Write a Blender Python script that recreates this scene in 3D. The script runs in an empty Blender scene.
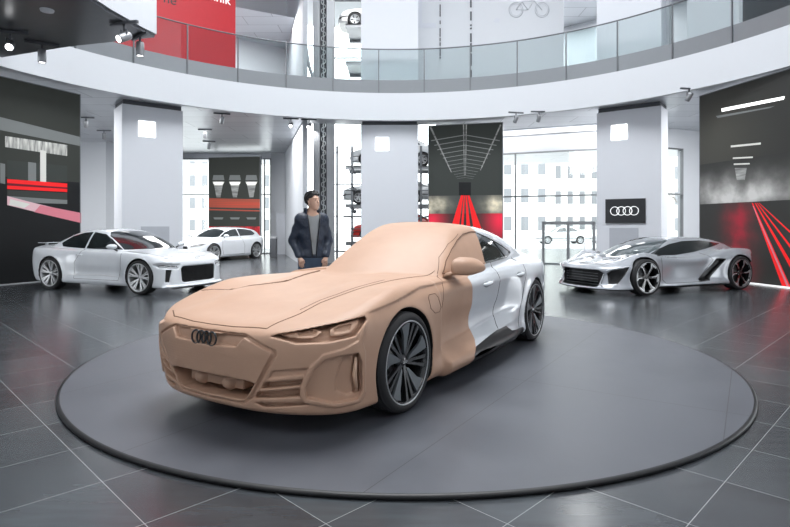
import bpy, bmesh, math, random, time
import numpy as np
from mathutils import Vector, Matrix, geometry
from mathutils.bvhtree import BVHTree
R = math.radians
PI = math.pi
C = bpy.context.scene.collection
random.seed(7)

# ------------------------------------------------------------ materials
def mat(name, col, rough=.5, metal=0., coat=0., bump=None, emit=None, spec=.5, vary=None, coat_r=.05):
    m = bpy.data.materials.new(name); m.use_nodes = True
    nt = m.node_tree; b = nt.nodes['Principled BSDF']
    b.inputs['Base Color'].default_value = (*col, 1)
    b.inputs['Roughness'].default_value = rough
    b.inputs['Metallic'].default_value = metal
    b.inputs['Coat Weight'].default_value = coat
    b.inputs['Coat Roughness'].default_value = coat_r
    b.inputs['Specular IOR Level'].default_value = spec
    if emit:
        b.inputs['Emission Color'].default_value = (*emit[0], 1); b.inputs['Emission Strength'].default_value = emit[1]
    tc = nt.nodes.new('ShaderNodeTexCoord')
    n = nt.nodes.new('ShaderNodeTexNoise'); n.inputs['Scale'].default_value = 6; n.inputs['Detail'].default_value = 5
    nt.links.new(tc.outputs['Object'], n.inputs['Vector'])
    v = .04 if vary is None else vary
    mx = nt.nodes.new('ShaderNodeMix'); mx.data_type = 'RGBA'
    nt.links.new(n.outputs['Fac'], mx.inputs['Factor'])
    mx.inputs['A'].default_value = (*[c*(1-v) for c in col], 1); mx.inputs['B'].default_value = (*[min(1, c*(1+v)) for c in col], 1)
    nt.links.new(mx.outputs['Result'], b.inputs['Base Color'])
    if bump:
        n2 = nt.nodes.new('ShaderNodeTexNoise'); n2.inputs['Scale'].default_value = bump[0]; n2.inputs['Detail'].default_value = 4
        nt.links.new(tc.outputs['Object'], n2.inputs['Vector'])
        bp = nt.nodes.new('ShaderNodeBump'); bp.inputs['Strength'].default_value = bump[1]; bp.inputs['Distance'].default_value = bump[2]
        nt.links.new(n2.outputs['Fac'], bp.inputs['Height']); nt.links.new(bp.outputs['Normal'], b.inputs['Normal'])
    return m

M = {}
M['clay'] = mat('clay', (.47, .295, .205), .48, bump=(9, .25, .006), spec=.35, vary=.07)
def grille_mat():
    m = mat('clay_grille', (.47, .295, .205), .5, spec=.35, vary=.07); nt = m.node_tree; b = nt.nodes['Principled BSDF']
    tc = nt.nodes.new('ShaderNodeTexCoord'); mp = nt.nodes.new('ShaderNodeMapping'); mp.inputs['Rotation'].default_value = (R(90), 0, R(90)); 
    sp = nt.nodes.new('ShaderNodeSeparateXYZ'); cb = nt.nodes.new('ShaderNodeCombineXYZ')
    nt.links.new(tc.outputs['Object'], sp.inputs[0]); nt.links.new(sp.outputs['Y'], cb.inputs['X']); nt.links.new(sp.outputs['Z'], cb.inputs['Y'])
    br = nt.nodes.new('ShaderNodeTexBrick'); br.inputs['Scale'].default_value = 1; br.inputs['Brick Width'].default_value = .06; br.inputs['Row Height'].default_value = .018; br.inputs['Mortar Size'].default_value = .0022; br.inputs['Mortar Smooth'].default_value = 1
    nt.links.new(cb.outputs[0], br.inputs['Vector'])
    bp = nt.nodes.new('ShaderNodeBump'); bp.inputs['Strength'].default_value = .35; bp.inputs['Distance'].default_value = .002; bp.invert = True
    nt.links.new(br.outputs['Fac'], bp.inputs['Height']); nt.links.new(bp.outputs['Normal'], b.inputs['Normal'])
    return m
M['clay_grille'] = grille_mat()
M['white_paint'] = mat('white_paint', (.63, .655, .685), .22, coat=.7)
M['silver_paint'] = mat('silver_paint', (.50, .53, .56), .25, metal=.35, coat=.8)
M['pearl_paint'] = mat('pearl_paint', (.38, .40, .43), .25, metal=.2, coat=.8)
M['old_silver'] = mat('old_silver', (.55, .57, .58), .3, metal=.4, coat=.5)
M['cream_paint'] = mat('cream_paint', (.72, .72, .70), .3, coat=.5)
M['red_paint'] = mat('red_paint', (.6, .03, .02), .3, coat=.6)
M['glass_dark'] = mat('glass_dark', (.012, .016, .018), .04, coat=1., spec=.7)
M['glass_grey'] = mat('glass_grey', (.06, .075, .08), .05, coat=1., spec=.7)
M['black'] = mat('black_trim', (.012, .012, .013), .35)
M['liner'] = mat('wheel_liner', (.006, .006, .006), .9)
M['gap'] = mat('panel_gap', (.02, .015, .012), .9)
M['clay_gap'] = mat('clay_groove', (.16, .09, .055), .9)
M['clay_light'] = mat('clay_edge', (.64, .43, .30), .5)
M['tyre'] = mat('tyre_rubber', (.016, .016, .017), .7, bump=(90, .3, .002))
M['rim_black'] = mat('rim_black', (.013, .014, .015), .25, coat=.6)
M['rim_grey'] = mat('rim_grey', (.15, .165, .175), .32, metal=.5)
M['rim_silver'] = mat('rim_silver', (.50, .51, .52), .42, metal=.6)
M['chrome'] = mat('chrome', (.8, .8, .8), .1, metal=1)
M['disc_steel'] = mat('brake_steel', (.18, .18, .18), .4, metal=.8)
M['lamp_white'] = mat('lamp_lens', (.7, .72, .74), .1, coat=1)
M['lamp_red'] = mat('lamp_red', (.7, .03, .01), .15, coat=1)
M['lamp_orange'] = mat('lamp_orange', (.9, .35, .03), .2, coat=1)

# ------------------------------------------------------------ mesh helpers
def link(name, me, m=None, parent=None, smooth=True):
    if m is not None and not me.materials: me.materials.append(m)
    o = bpy.data.objects.new(name, me); C.objects.link(o)
    if parent is not None: o.parent = parent
    if smooth: me.polygons.foreach_set('use_smooth', [True]*len(me.polygons))
    return o

def pydata(name, vs, fs, m, parent=None, smooth=False):
    me = bpy.data.meshes.new(name); me.from_pydata([tuple(v) for v in vs], [], [tuple(f) for f in fs]); me.update()
    return link(name, me, m, parent, smooth)

class MB:
    """collects boxes, prisms and tubes of one part"""
    def __init__(s): s.v = []; s.f = []; s.sm = []
    def add(s, vs, fs, sm=False):
        o = len(s.v); s.v += [tuple(v) for v in vs]; s.f += [tuple(i+o for i in f) for f in fs]; s.sm += [sm]*len(fs); return s
    def box(s, x0, y0, z0, x1, y1, z1, mtx=None):
        vs = [Vector((x, y, z)) for x in (x0, x1) for y in (y0, y1) for z in (z0, z1)]
        if mtx is not None: vs = [mtx @ v for v in vs]
        return s.add(vs, [(0, 1, 3, 2), (4, 6, 7, 5), (0, 4, 5, 1), (2, 3, 7, 6), (0, 2, 6, 4), (1, 5, 7, 3)])
    def prism(s, poly, fn0, fn1, sm=False):
        n = len(poly); vs = [fn0(*p) for p in poly]+[fn1(*p) for p in poly]
        return s.add(vs, [tuple(range(n))[::-1], tuple(range(n, 2*n))]+[(i, (i+1) % n, n+(i+1) % n, n+i) for i in range(n)], sm)
    def tube(s, pts, r, n=8, closed=False, sm=True):
        pts = [Vector(p) for p in pts]; k = len(pts); rings = []
        up = None
        for i in range(k):
            if closed: t = pts[(i+1) % k]-pts[i-1]
            else: t = pts[min(i+1, k-1)]-pts[max(i-1, 0)]
            t.normalize() if t.length > 1e-9 else None
            if up is None or abs(up.dot(t)) > .98:
                up = Vector((0, 0, 1)) if abs(t.z) < .9 else Vector((1, 0, 0))
            a = t.cross(up).normalized(); b = t.cross(a).normalized(); up = a.cross(t).normalized()
            rr = r[i] if isinstance(r, (list, tuple)) else r
            rings.append([pts[i]+a*math.cos(2*PI*j/n)*rr+b*math.sin(2*PI*j/n)*rr for j in range(n)])
        vs = [v for q in rings for v in q]; fs = []
        for i in range(k if closed else k-1):
            for j in range(n):
                a0 = i*n+j; a1 = i*n+(j+1) % n; b0 = ((i+1) % k)*n+j; b1 = ((i+1) % k)*n+(j+1) % n
                fs.append((a0, b0, b1, a1))
        if not closed: fs += [tuple(range(n)), tuple(range((k-1)*n, k*n))[::-1]]
        return s.add(vs, fs, sm)
    def lathe(s, prof, n=48, axis='y', c=(0, 0, 0), sm=True, closed=False):
        vs = []; fs = []
        for r, h in prof:
            for j in range(n):
                a = 2*PI*j/n; u, w = r*math.cos(a), r*math.sin(a)
                p = {'y': (u, h, w), 'z': (u, w, h), 'x': (h, u, w)}[axis]
                vs.append((p[0]+c[0], p[1]+c[1], p[2]+c[2]))
        m = len(prof)
        for i in range(m if closed else m-1):
            for j in range(n):
                i2 = (i+1) % m
                fs.append((i*n+j, i*n+(j+1) % n, i2*n+(j+1) % n, i2*n+j))
        return s.add(vs, fs, sm)
    def build(s, name, m, parent=None, bevel=0):
        me = bpy.data.meshes.new(name); me.from_pydata(s.v, [], s.f); me.update()
        bm = bmesh.new(); bm.from_mesh(me); bmesh.ops.recalc_face_normals(bm, faces=bm.faces)
        bm.to_mesh(me); bm.free()
        me.polygons.foreach_set('use_smooth', s.sm)
        me.materials.append(m)
        o = bpy.data.objects.new(name, me); C.objects.link(o)
        if parent is not None: o.parent = parent
        if bevel:
            md = o.modifiers.new('bevel', 'BEVEL'); md.width = bevel; md.segments = 2; md.limit_method = 'ANGLE'
        return o

def tag(o, label=None, cat=None, group=None, kind=None):
    if label: o['label'] = label
    if cat: o['category'] = cat
    if group: o['group'] = group
    if kind: o['kind'] = kind
    return o
def empty(name, loc=(0, 0, 0), rz=0):
    o = bpy.data.objects.new(name, None); C.objects.link(o); o.location = loc; o.rotation_euler = (0, 0, rz); o.empty_display_size = .2
    return o
def kids(o): return [c for c in bpy.data.objects if c.parent == o]
def copy_tree(o, parent=None):
    c = o.copy(); C.objects.link(c); c.parent = parent
    for ch in kids(o): copy_tree(ch, c)
    return c

# ------------------------------------------------------------ sculpting engine: a solid as a scalar field, meshed by surface nets
def pchip(xs, Y, q):
    xs = np.asarray(xs, float); Y = np.asarray(Y, float); q = np.clip(np.asarray(q, float), xs[0], xs[-1])
    h = np.diff(xs); sh = (-1,)+(1,)*(Y.ndim-1)
    d = np.diff(Y, axis=0)/h.reshape(sh)
    m = np.zeros_like(Y)
    if len(xs) > 2:
        w1 = (2*h[1:]+h[:-1]).reshape(sh); w2 = (h[1:]+2*h[:-1]).reshape(sh)
        ok = d[:-1]*d[1:] > 0
        with np.errstate(all='ignore'):
            mm = (w1+w2)/(w1/d[:-1]+w2/d[1:])
        m[1:-1] = np.where(ok, mm, 0)
    m[0] = d[0]; m[-1] = d[-1]
    i = np.clip(np.searchsorted(xs, q, side='right')-1, 0, len(xs)-2)
    t = (q-xs[i])/h[i]; hh = h[i]
    ex = (...,)+(None,)*(Y.ndim-1)
    t = t[ex]; hh = hh[ex]
    return (2*t**3-3*t**2+1)*Y[i]+(t**3-2*t**2+t)*hh*m[i]+(-2*t**3+3*t**2)*Y[i+1]+(t**3-t**2)*hh*m[i+1]
def tab(pairs, q):
    return pchip([p[0] for p in pairs], [p[1] for p in pairs], q)
def smax(a, b, k):
    if k <= 0: return np.maximum(a, b)
    h = np.maximum(k-np.abs(a-b), 0)/k
    return np.maximum(a, b)+h*h*k*.25
def smin(a, b, k): return -smax(-a, -b, k)
def sdpoly(poly, A, B):
    """signed distance of 2-D points to a polygon (negative inside)"""
    A, B = np.broadcast_arrays(A, B)
    d = np.full(A.shape, 1e9); s = np.ones(A.shape)
    n = len(poly)
    for i in range(n):
        ax, ay = poly[i]; bx, by = poly[i-1]
        ex, ey = bx-ax, by-ay; wx, wy = A-ax, B-ay
        t = np.clip((wx*ex+wy*ey)/(ex*ex+ey*ey+1e-12), 0, 1)
        d = np.minimum(d, (wx-ex*t)**2+(wy-ey*t)**2)
        c1 = B >= ay; c2 = B < by; c3 = ex*wy > ey*wx
        s = np.where((c1 & c2 & c3) | (~c1 & ~c2 & ~c3), -s, s)
    return s*np.sqrt(d)
def sdseg(pts, A, B):
    d = np.full(np.broadcast(A, B).shape, 1e9)
    for (ax, ay), (bx, by) in zip(pts[:-1], pts[1:]):
        ex, ey = bx-ax, by-ay; wx, wy = A-ax, B-ay
        t = np.clip((wx*ex+wy*ey)/(ex*ex+ey*ey+1e-12), 0, 1)
        d = np.minimum(d, (wx-ex*t)**2+(wy-ey*t)**2)
    return np.sqrt(d)

def surface_nets(F, o, h):
    nx, ny, nz = F.shape
    S = F < 0
    c = [(i, j, k) for i in (0, 1) for j in (0, 1) for k in (0, 1)]
    cnt = np.zeros((nx-1, ny-1, nz-1), np.int8)
    for i, j, k in c: cnt += S[i:nx-1+i, j:ny-1+j, k:nz-1+k]
    act = np.argwhere((cnt > 0) & (cnt < 8))
    idx = np.full((nx-1, ny-1, nz-1), -1, np.int32); idx[act[:, 0], act[:, 1], act[:, 2]] = np.arange(len(act))
    vals = {q: F[act[:, 0]+q[0], act[:, 1]+q[1], act[:, 2]+q[2]].astype(float) for q in c}
    P = np.zeros((len(act), 3)); n = np.zeros(len(act))
    for a in c:
        for ax in range(3):
            if a[ax] == 0:
                b = tuple(1 if t == ax else a[t] for t in range(3))
                va, vb = vals[a], vals[b]; m = (va < 0) != (vb < 0)
                with np.errstate(all='ignore'): t = np.where(m, va/(va-vb), 0)
                for d in range(3):
                    P[:, d] += np.where(m, a[d]+(t if d == ax else 0), 0)
                n += m
    P = act+P/n[:, None]
    def samp(P):
        i0 = np.clip(np.floor(P).astype(int), 0, np.array(F.shape)-2); f = P-i0
        v = 0; g = np.zeros_like(P)
        for q in c:
            w = [f[:, d] if q[d] else 1-f[:, d] for d in range(3)]
            fv = F[i0[:, 0]+q[0], i0[:, 1]+q[1], i0[:, 2]+q[2]]
            v = v+w[0]*w[1]*w[2]*fv
            for d in range(3):
                ww = [w[e] if e != d else (1. if q[d] else -1.) for e in range(3)]
                g[:, d] += ww[0]*ww[1]*ww[2]*fv
        return v, g
    P0 = P.copy()
    for it in range(3):
        v, g = samp(P); P = P-g*(v/np.maximum((g*g).sum(1), 1e-12))[:, None]*.9
        P = np.clip(P, P0-.6, P0+.6)
    faces = []
    for ax in range(3):
        u, w = [(1, 2), (2, 0), (0, 1)][ax]
        sl0 = [slice(None)]*3; sl1 = [slice(None)]*3; sl0[ax] = slice(0, -1); sl1[ax] = slice(1, None)
        A = S[tuple(sl0)]; B = S[tuple(sl1)]; ch = np.argwhere(A != B)
        ok = (ch[:, u] > 0) & (ch[:, w] > 0) & (ch[:, u] < F.shape[u]-1) & (ch[:, w] < F.shape[w]-1); ch = ch[ok]
        q = []
        for du, dw in ((1, 1), (0, 1), (0, 0), (1, 0)):
            t = ch.copy(); t[:, u] -= du; t[:, w] -= dw; q.append(idx[t[:, 0], t[:, 1], t[:, 2]])
        q = np.stack(q, 1); ins = S[ch[:, 0], ch[:, 1], ch[:, 2]]
        q[~ins] = q[~ins][:, ::-1]
        faces.append(q)
    Fq = np.concatenate(faces); Fq = Fq[(Fq >= 0).all(1)]
    V = np.array(o)+P*h
    return V, Fq

def vnormals(V, F):
    N = np.zeros_like(V); a, b, c_, d = (V[F[:, i]] for i in range(4))
    n = np.cross(c_-a, d-b)
    for i in range(4): np.add.at(N, F[:, i], n)
    return N/np.maximum(np.linalg.norm(N, axis=1), 1e-12)[:, None]

def clip(V, F, g):
    """splits a mesh at g = 0: returns (V, faces with g<0, faces with g>0); V has 6 columns (position, normal)"""
    g = np.where(np.abs(g) < 1e-9, 1e-9, g)
    tri = F[:, 3] < 0; Fx = F.copy(); Fx[tri, 3] = Fx[tri, 0]
    s = g[Fx] < 0; allin = s.all(1); allout = (~s).all(1); mix = ~(allin | allout)
    extra = []; cache = {}; fin = []; fout = []; nv = len(V)
    for f in F[mix]:
        f = [int(i) for i in f if i >= 0]; A = []; B = []
        for i, j in zip(f, f[1:]+f[:1]):
            (A if g[i] < 0 else B).append(i)
            if (g[i] < 0) != (g[j] < 0):
                k = (min(i, j), max(i, j))
                if k not in cache:
                    t = g[k[0]]/(g[k[0]]-g[k[1]]); cache[k] = nv+len(extra); extra.append(V[k[0]]*(1-t)+V[k[1]]*t)
                A.append(cache[k]); B.append(cache[k])
        for P_, out in ((A, fin), (B, fout)):
            if len(P_) == 4 or len(P_) == 3: out.append((P_+[-1])[:4])
            elif len(P_) > 4:
                for q in range(1, len(P_)-1): out.append([P_[0], P_[q], P_[q+1], -1])
    if extra: V = np.concatenate([V, np.array(extra)])
    mk = lambda keep, ex: np.concatenate([F[keep], np.array(ex, int).reshape(-1, 4)])
    return V, mk(allin, fin), mk(allout, fout)

def shell(name, V, F, m, parent):
    used = np.unique(F[F >= 0]); mp = np.full(len(V), -1); mp[used] = np.arange(len(used))
    fs = [tuple(int(mp[i]) for i in f if i >= 0) for f in F]
    me = bpy.data.meshes.new(name); me.from_pydata(V[used, :3].tolist(), [], fs); me.update()
    o = link(name, me, m, parent)
    try: me.normals_split_custom_set_from_vertices(V[used, 3:6].tolist())
    except Exception as e: print('normals', e)
    return o
# ------------------------------------------------------------ cars. local axes: x from nose to tail, y to the car's right, z up
def sgn_axis(side, A, Y):  # side 'L' / 'R' / 'B'
    return {'L': -Y, 'R': Y, 'B': np.abs(Y)}[side]

def car_field(s, h, xr=None):
    L = s['L']; Wm = s['Wm']; H = s['H']
    x0_, x1_ = xr or (-.10, L+.08)
    if xr: H = H if x1_ > 1.5 else 1.0
    x = np.arange(x0_, x1_, h); y = np.arange(-Wm-2*h, Wm+2.5*h, h); z = np.arange(.04, H+3*h, h)
    aY = np.abs(y)
    lev = s['W']                                   # [(z, [(x, w)...])]
    Wl = np.stack([tab(p, x) for _, p in lev])     # (lev, nx)
    W2 = pchip([p[0] for p in lev], Wl, z).T       # (nx, nz)
    for wx, wz, ra, fl in s['wheels_flare']:
        r = np.sqrt((x[:, None]-wx)**2+(z[None]-wz)**2)
        W2 = W2+fl*np.exp(-np.maximum(r-ra, 0)**2/.0032)*(z[None] < 2)
    Tc = tab(s['Tc'], x); Te = tab(s['Te'], x); ye = tab(s['ye'], x)
    q = np.clip(aY[None]/ye[:, None], 0, 1.25); pw = s.get('Tpow', 2.2)
    T2 = Tc[:, None]+(Te-Tc)[:, None]*q**pw
    if 'dome' in s:
        for y0, w, amp in s['dome']: T2 = T2+tab(amp, x)[:, None]*np.exp(-((aY[None]-y0)/w)**2)
    Xf2 = tab(s['nose'], z)[None]+tab(s['nose_plan'], aY)[:, None]
    Xr2 = L-tab(s['tail'], z)[None]-tab(s['tail_plan'], aY)[:, None]
    f4 = lambda A: A.astype(np.float32)
    x, y, z, aY, W2, T2, Xf2, Xr2 = map(f4, (x, y, z, aY, W2, T2, Xf2, Xr2))
    X3, Y3, Z3 = x[:, None, None], y[None, :, None], z[None, None]
    k = s.get('k', .05)
    if 'Wadd' in s: W2 = f4(W2+s['Wadd'](x[:, None], z[None]))
    nrm = lambda A: np.sqrt(1+np.gradient(A, h, axis=0)**2+np.gradient(A, h, axis=1)**2).astype(np.float32)
    nW, nT, nF, nR = nrm(W2), nrm(T2), nrm(Xf2), nrm(Xr2)
    F = smax((np.abs(Y3)-W2[:, None])/nW[:, None], (Z3-T2[:, :, None])/nT[:, :, None], s.get('kside', .06))
    F = smax(F, (Xf2[None]-X3)/nF[None], s.get('kfront', .05)); F = smax(F, (X3-Xr2[None])/nR[None], k)
    F = smax(F, tab(s['floor'], x)[:, None, None]-Z3, .03)
    # greenhouse
    gb = f4(tab(s['gb'], x)); tum = f4(tab(s['tum'], z))
    gs = (np.abs(Y3)-(gb[:, None, None]-tum[None, None]))*.88
    y2 = (aY**2)[None]
    rf = tab(s['roof_f'], (x[:, None]-s['swf']*y2).ravel()).reshape(len(x), len(y))
    rr = tab(s['roof_r'], (x[:, None]+s['swr']*y2).ravel()).reshape(len(x), len(y))
    R2 = f4(-smax(-rf, -rr, .03)-s['crown']*y2)
    gt = (Z3-R2[:, :, None])/nrm(R2)[:, :, None]
    G = smax(gs, gt, s.get('kg', .07)); G = np.maximum(G, s.get('gz', .6)-Z3); G = smax(G, X3-(L-.06), .05)
    if 'gcut' in s: G = smax(G, Y3-s['gcut'], .015)
    F = smin(F, G, s.get('kj', .04))
    ops = s.get('ops', [])
    F0 = F[:int(np.searchsorted(x, 1.1))].copy()
    for op in ops:
        if op[0] in ('front', 'diag') and len(F0) == 0: continue
        if op[0] not in ('front', 'diag') and (min(p[0] for p in op[3])-.15 > x[-1] or max(p[0] for p in op[3])+.15 < x[0]): continue
        kind, mode, side, poly, dep = op[:5]; kk = op[5] if len(op) > 5 else .008
        sy = {'L': -y, 'R': y, 'B': aY}[side]
        if kind == 'front':
            d = sdpoly(poly, sy[:, None], z[None])
            rnd = op[6] if len(op) > 6 else 0
            if mode == 'cut': c = np.maximum(d[None], -dep-F0)
            else: c = np.maximum(d[None], F0-dep)
        elif kind == 'diag':
            u_ = (.77*sy[None]+.64*x[:len(F0), None])
            d = np.maximum(sdpoly(poly, u_[:, :, None], z[None, None]), x[:len(F0), None, None]-.75).astype(np.float32)
            if mode == 'cut': c = np.maximum(d, -dep-F0)
            else: c = np.maximum(d, F0-dep)
        elif kind == 'side':
            d = sdpoly(poly, x[:, None], z[None]); Ys = sy[None, :, None]
            if mode == 'cut': c = np.maximum(d[:, None], (W2[:, None]-dep)-Ys)
            elif mode == 'slope':  # depth fades: a carved recess whose floor slopes out
                dd = np.clip(-d/op[6], 0, 1)*dep
                c = (W2-dd)[:, None]-Ys; c = np.maximum(c, d[:, None])
            else: c = np.maximum(np.maximum(d[:, None], Ys-(W2[:, None]+dep)), (W2[:, None]-.06)-Ys)
        elif kind == 'top':
            d = sdpoly(poly, x[:, None], sy[None])
            if mode == 'cut': c = np.maximum(d[:, :, None], (T2-dep)[:, :, None]-Z3)
            else: c = np.maximum(np.maximum(d[:, :, None], Z3-(T2+dep)[:, :, None]), (T2-.1)[:, :, None]-Z3)
        elif kind == 'gside':
            d = sdpoly(poly, x[:, None], z[None]); Ys = sy[None, :, None]
            c = np.maximum(d[:, None], (gb[:, None]-tum[None]-dep)[:, None]-Ys)
            if side == 'L': c = np.maximum(c, Y3+.2)
        c = np.asarray(c, np.float32)
        if kind in ('front', 'diag'):
            n_ = len(F0); Fs = F[:n_]
        else:
            xs_ = [p[0] for p in poly]; i0 = int(np.searchsorted(x, min(xs_)-.15)); n_ = int(np.searchsorted(x, max(xs_)+.15)); Fs = F[i0:n_]; c = c[i0:n_]
        if mode == 'add': r_ = smin(Fs, c, kk)
        else: r_ = smax(Fs, -c, kk)
        if kind in ('front', 'diag'): F[:n_] = r_
        else: F[i0:n_] = r_
    for wx, wz, ra in s['wells']:
        i0 = int(np.searchsorted(x, wx-.6)); n_ = int(np.searchsorted(x, wx+.6))
        if n_ <= i0: continue
        r = np.sqrt((X3[i0:n_]-wx)**2+(Z3-wz)**2)-ra
        F[i0:n_] = smax(F[i0:n_], -np.maximum(r, s['yin']-np.abs(Y3)), .008)
    return F.astype(np.float32), (x[0], y[0], z[0])

class CarShell:
    def __init__(s, spec, h, split=None):
        def one(h, xr=None):
            F, o = car_field(spec, h, xr)
            V, Q = surface_nets(F, o, h)
            for it in range(spec.get('relax', 2)):
                A = np.zeros_like(V); n = np.zeros(len(V))
                for a, b in ((0, 1), (1, 2), (2, 3), (3, 0)):
                    for p, q in ((a, b), (b, a)): np.add.at(A, Q[:, p], V[Q[:, q]]); np.add.at(n, Q[:, p], 1)
                V = V*.45+A/np.maximum(n, 1)[:, None]*.55
            return V, Q, vnormals(V, Q)
        if split:                    # the nose in finer cells, joined at a plane
            xs, hf = split
            V1, Q1, N1 = one(hf, (-.10, xs+.06)); V2, Q2, N2 = one(h, (xs-.08, spec['L']+.08))
            A, a1, _ = clip(np.concatenate([V1, N1], 1), Q1, V1[:, 0]-xs); B, _, b2 = clip(np.concatenate([V2, N2], 1), Q2, V2[:, 0]-xs)
            W = np.concatenate([A, B]); b2 = b2.copy(); b2[b2 >= 0] += len(A); Q = np.concatenate([a1, b2]); V, N = W[:, :3], W[:, 3:]
        else: V, Q, N = one(h)
        s.V = np.concatenate([V, N], 1); s.F = Q; s.spec = spec
        s.bvh = BVHTree.FromPolygons(V.tolist(), [[int(i) for i in f if i >= 0] for f in Q] if split else Q.tolist())
    def hit(s, axis, a, b, side=-1):
        if axis == 'side': o, d = Vector((a, side*3, b)), Vector((0, -side, 0))
        elif axis == 'front': o, d = Vector((-3, a, b)), Vector((1, 0, 0))
        elif axis == 'rear': o, d = Vector((9, a, b)), Vector((-1, 0, 0))
        else: o, d = Vector((a, b, 3)), Vector((0, 0, -1))
        p, n, _, _ = s.bvh.ray_cast(o, d)
        return p, n
    def take(s, g):
        """cut away the faces where g < 0 and return them"""
        V, a, b = clip(s.V, s.F, g(s.V)); s.V = V; s.F = b
        return a
    def panel(s, name, g, m, parent):
        f = s.take(g)
        if not len(f): return None
        if name in ('wheel_arch_liner', 'sill', 'headlight_intake', 'side_intake', 'side_skirt', 'side_blade_intake'):
            uf = {}                              # each separate piece is an object of its own
            def find(a):
                while uf.setdefault(a, a) != a: uf[a] = uf[uf[a]]; a = uf[a]
                return a
            for q in f:
                q = [int(i) for i in q if i >= 0]; r = find(q[0])
                for i in q[1:]: uf[find(i)] = r
            lab = np.array([find(int(q[0])) for q in f]); u, c = np.unique(lab, return_counts=True)
            big = u[c > max(30, c.max()*.04)]; s.F = np.concatenate([s.F, f[~np.isin(lab, big)]])
            for b in big: o = shell(name, s.V, f[lab == b], m, parent)
            return o
        return shell(name, s.V, f, m, parent)
    def seam(s, name, axis, pts, r, m, parent, side=-1, closed=False, off=.0):
        pts = [Vector(p) for p in pts]
        if closed: pts.append(pts[0])
        out = []
        for p, q in zip(pts[:-1], pts[1:]):
            n = max(1, int((q-p).length/.025))
            for i in range(n):
                t = p.lerp(q, i/n); hp, hn = s.hit(axis, t.x, t.y, side)
                if hp: out.append(hp+hn*off)
        hp, hn = s.hit(axis, pts[-1].x, pts[-1].y, side)
        if hp and not closed: out.append(hp+hn*off)
        if len(out) < 2: return None
        runs = [[out[0]]]
        for p in out[1:]:
            if (p-runs[-1][-1]).length > .12: runs.append([])
            runs[-1].append(p)
        mb = MB()
        for rn in runs:
            if len(rn) > 1: mb.tube(rn, r, 5)
        return mb.build(name, m, parent)
    def patch(s, name, axis, poly, m, parent, off=.003, side=-1, step=.03, th=.01):
        P = [Vector(p) for p in poly]; bd = []
        for p, q in zip(P, P[1:]+P[:1]):
            n = max(1, int((q-p).length/step))
            bd += [p.lerp(q, i/n) for i in range(n)]
        x0, x1 = min(p.x for p in bd), max(p.x for p in bd); y0, y1 = min(p.y for p in bd), max(p.y for p in bd)
        nb = len(bd); inner = []
        i = x0+step*.5
        while i < x1:
            j = y0+step*.5
            while j < y1:
                inner.append(Vector((i, j))); j += step
            i += step
        d = sdpoly([tuple(p) for p in poly], np.array([p.x for p in inner]), np.array([p.y for p in inner])) if inner else []
        pts = bd+[p for p, q in zip(inner, d) if q < -step*.3]
        r = geometry.delaunay_2d_cdt([Vector((p.x, p.y)) for p in pts], [(k_, (k_+1) % nb) for k_ in range(nb)], [], 1, 1e-6)
        vs = []; last = None; ns = []
        for v in r[0]:
            p, n = s.hit(axis, v.x, v.y, side)
            if p is None: p, n = (last or Vector((0, 0, 0))), Vector((0, 0, 1))
            last = p; vs.append(p+n*off); ns.append(n)
        nv = len(vs); fs = [tuple(f) for f in r[2]]
        lo = [v-n*th for v, n in zip(vs, ns)]
        edges = {}
        for f in fs:
            for a, b in zip(f, f[1:]+f[:1]): edges[(a, b)] = 1
        allf = fs+[(b, a, a+nv, b+nv) for (a, b) in edges if (b, a) not in edges]
        mb = MB(); mb.v = [tuple(v) for v in vs+lo]; mb.f = allf; mb.sm = [True]*len(fs)+[False]*(len(allf)-len(fs))
        return mb.build(name, m, parent)

def inside(poly, a=0, b=2):
    return lambda V: sdpoly(poly, V[:, a], V[:, b])

def rings(root, c, r, pitch, tube, m, u, w, name='emblem'):
    """four interlinked rings; u = direction along the row, w = up in the plane"""
    mb = MB(); c = Vector(c); u = Vector(u).normalized(); w = Vector(w).normalized()
    for k in range(4):
        cc = c+u*(k-1.5)*pitch
        mb.tube([cc+u*math.cos(t)*r+w*math.sin(t)*r for t in [2*PI*i/28 for i in range(28)]], tube, 6, closed=True)
    return mb.build(name, m, root)

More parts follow.
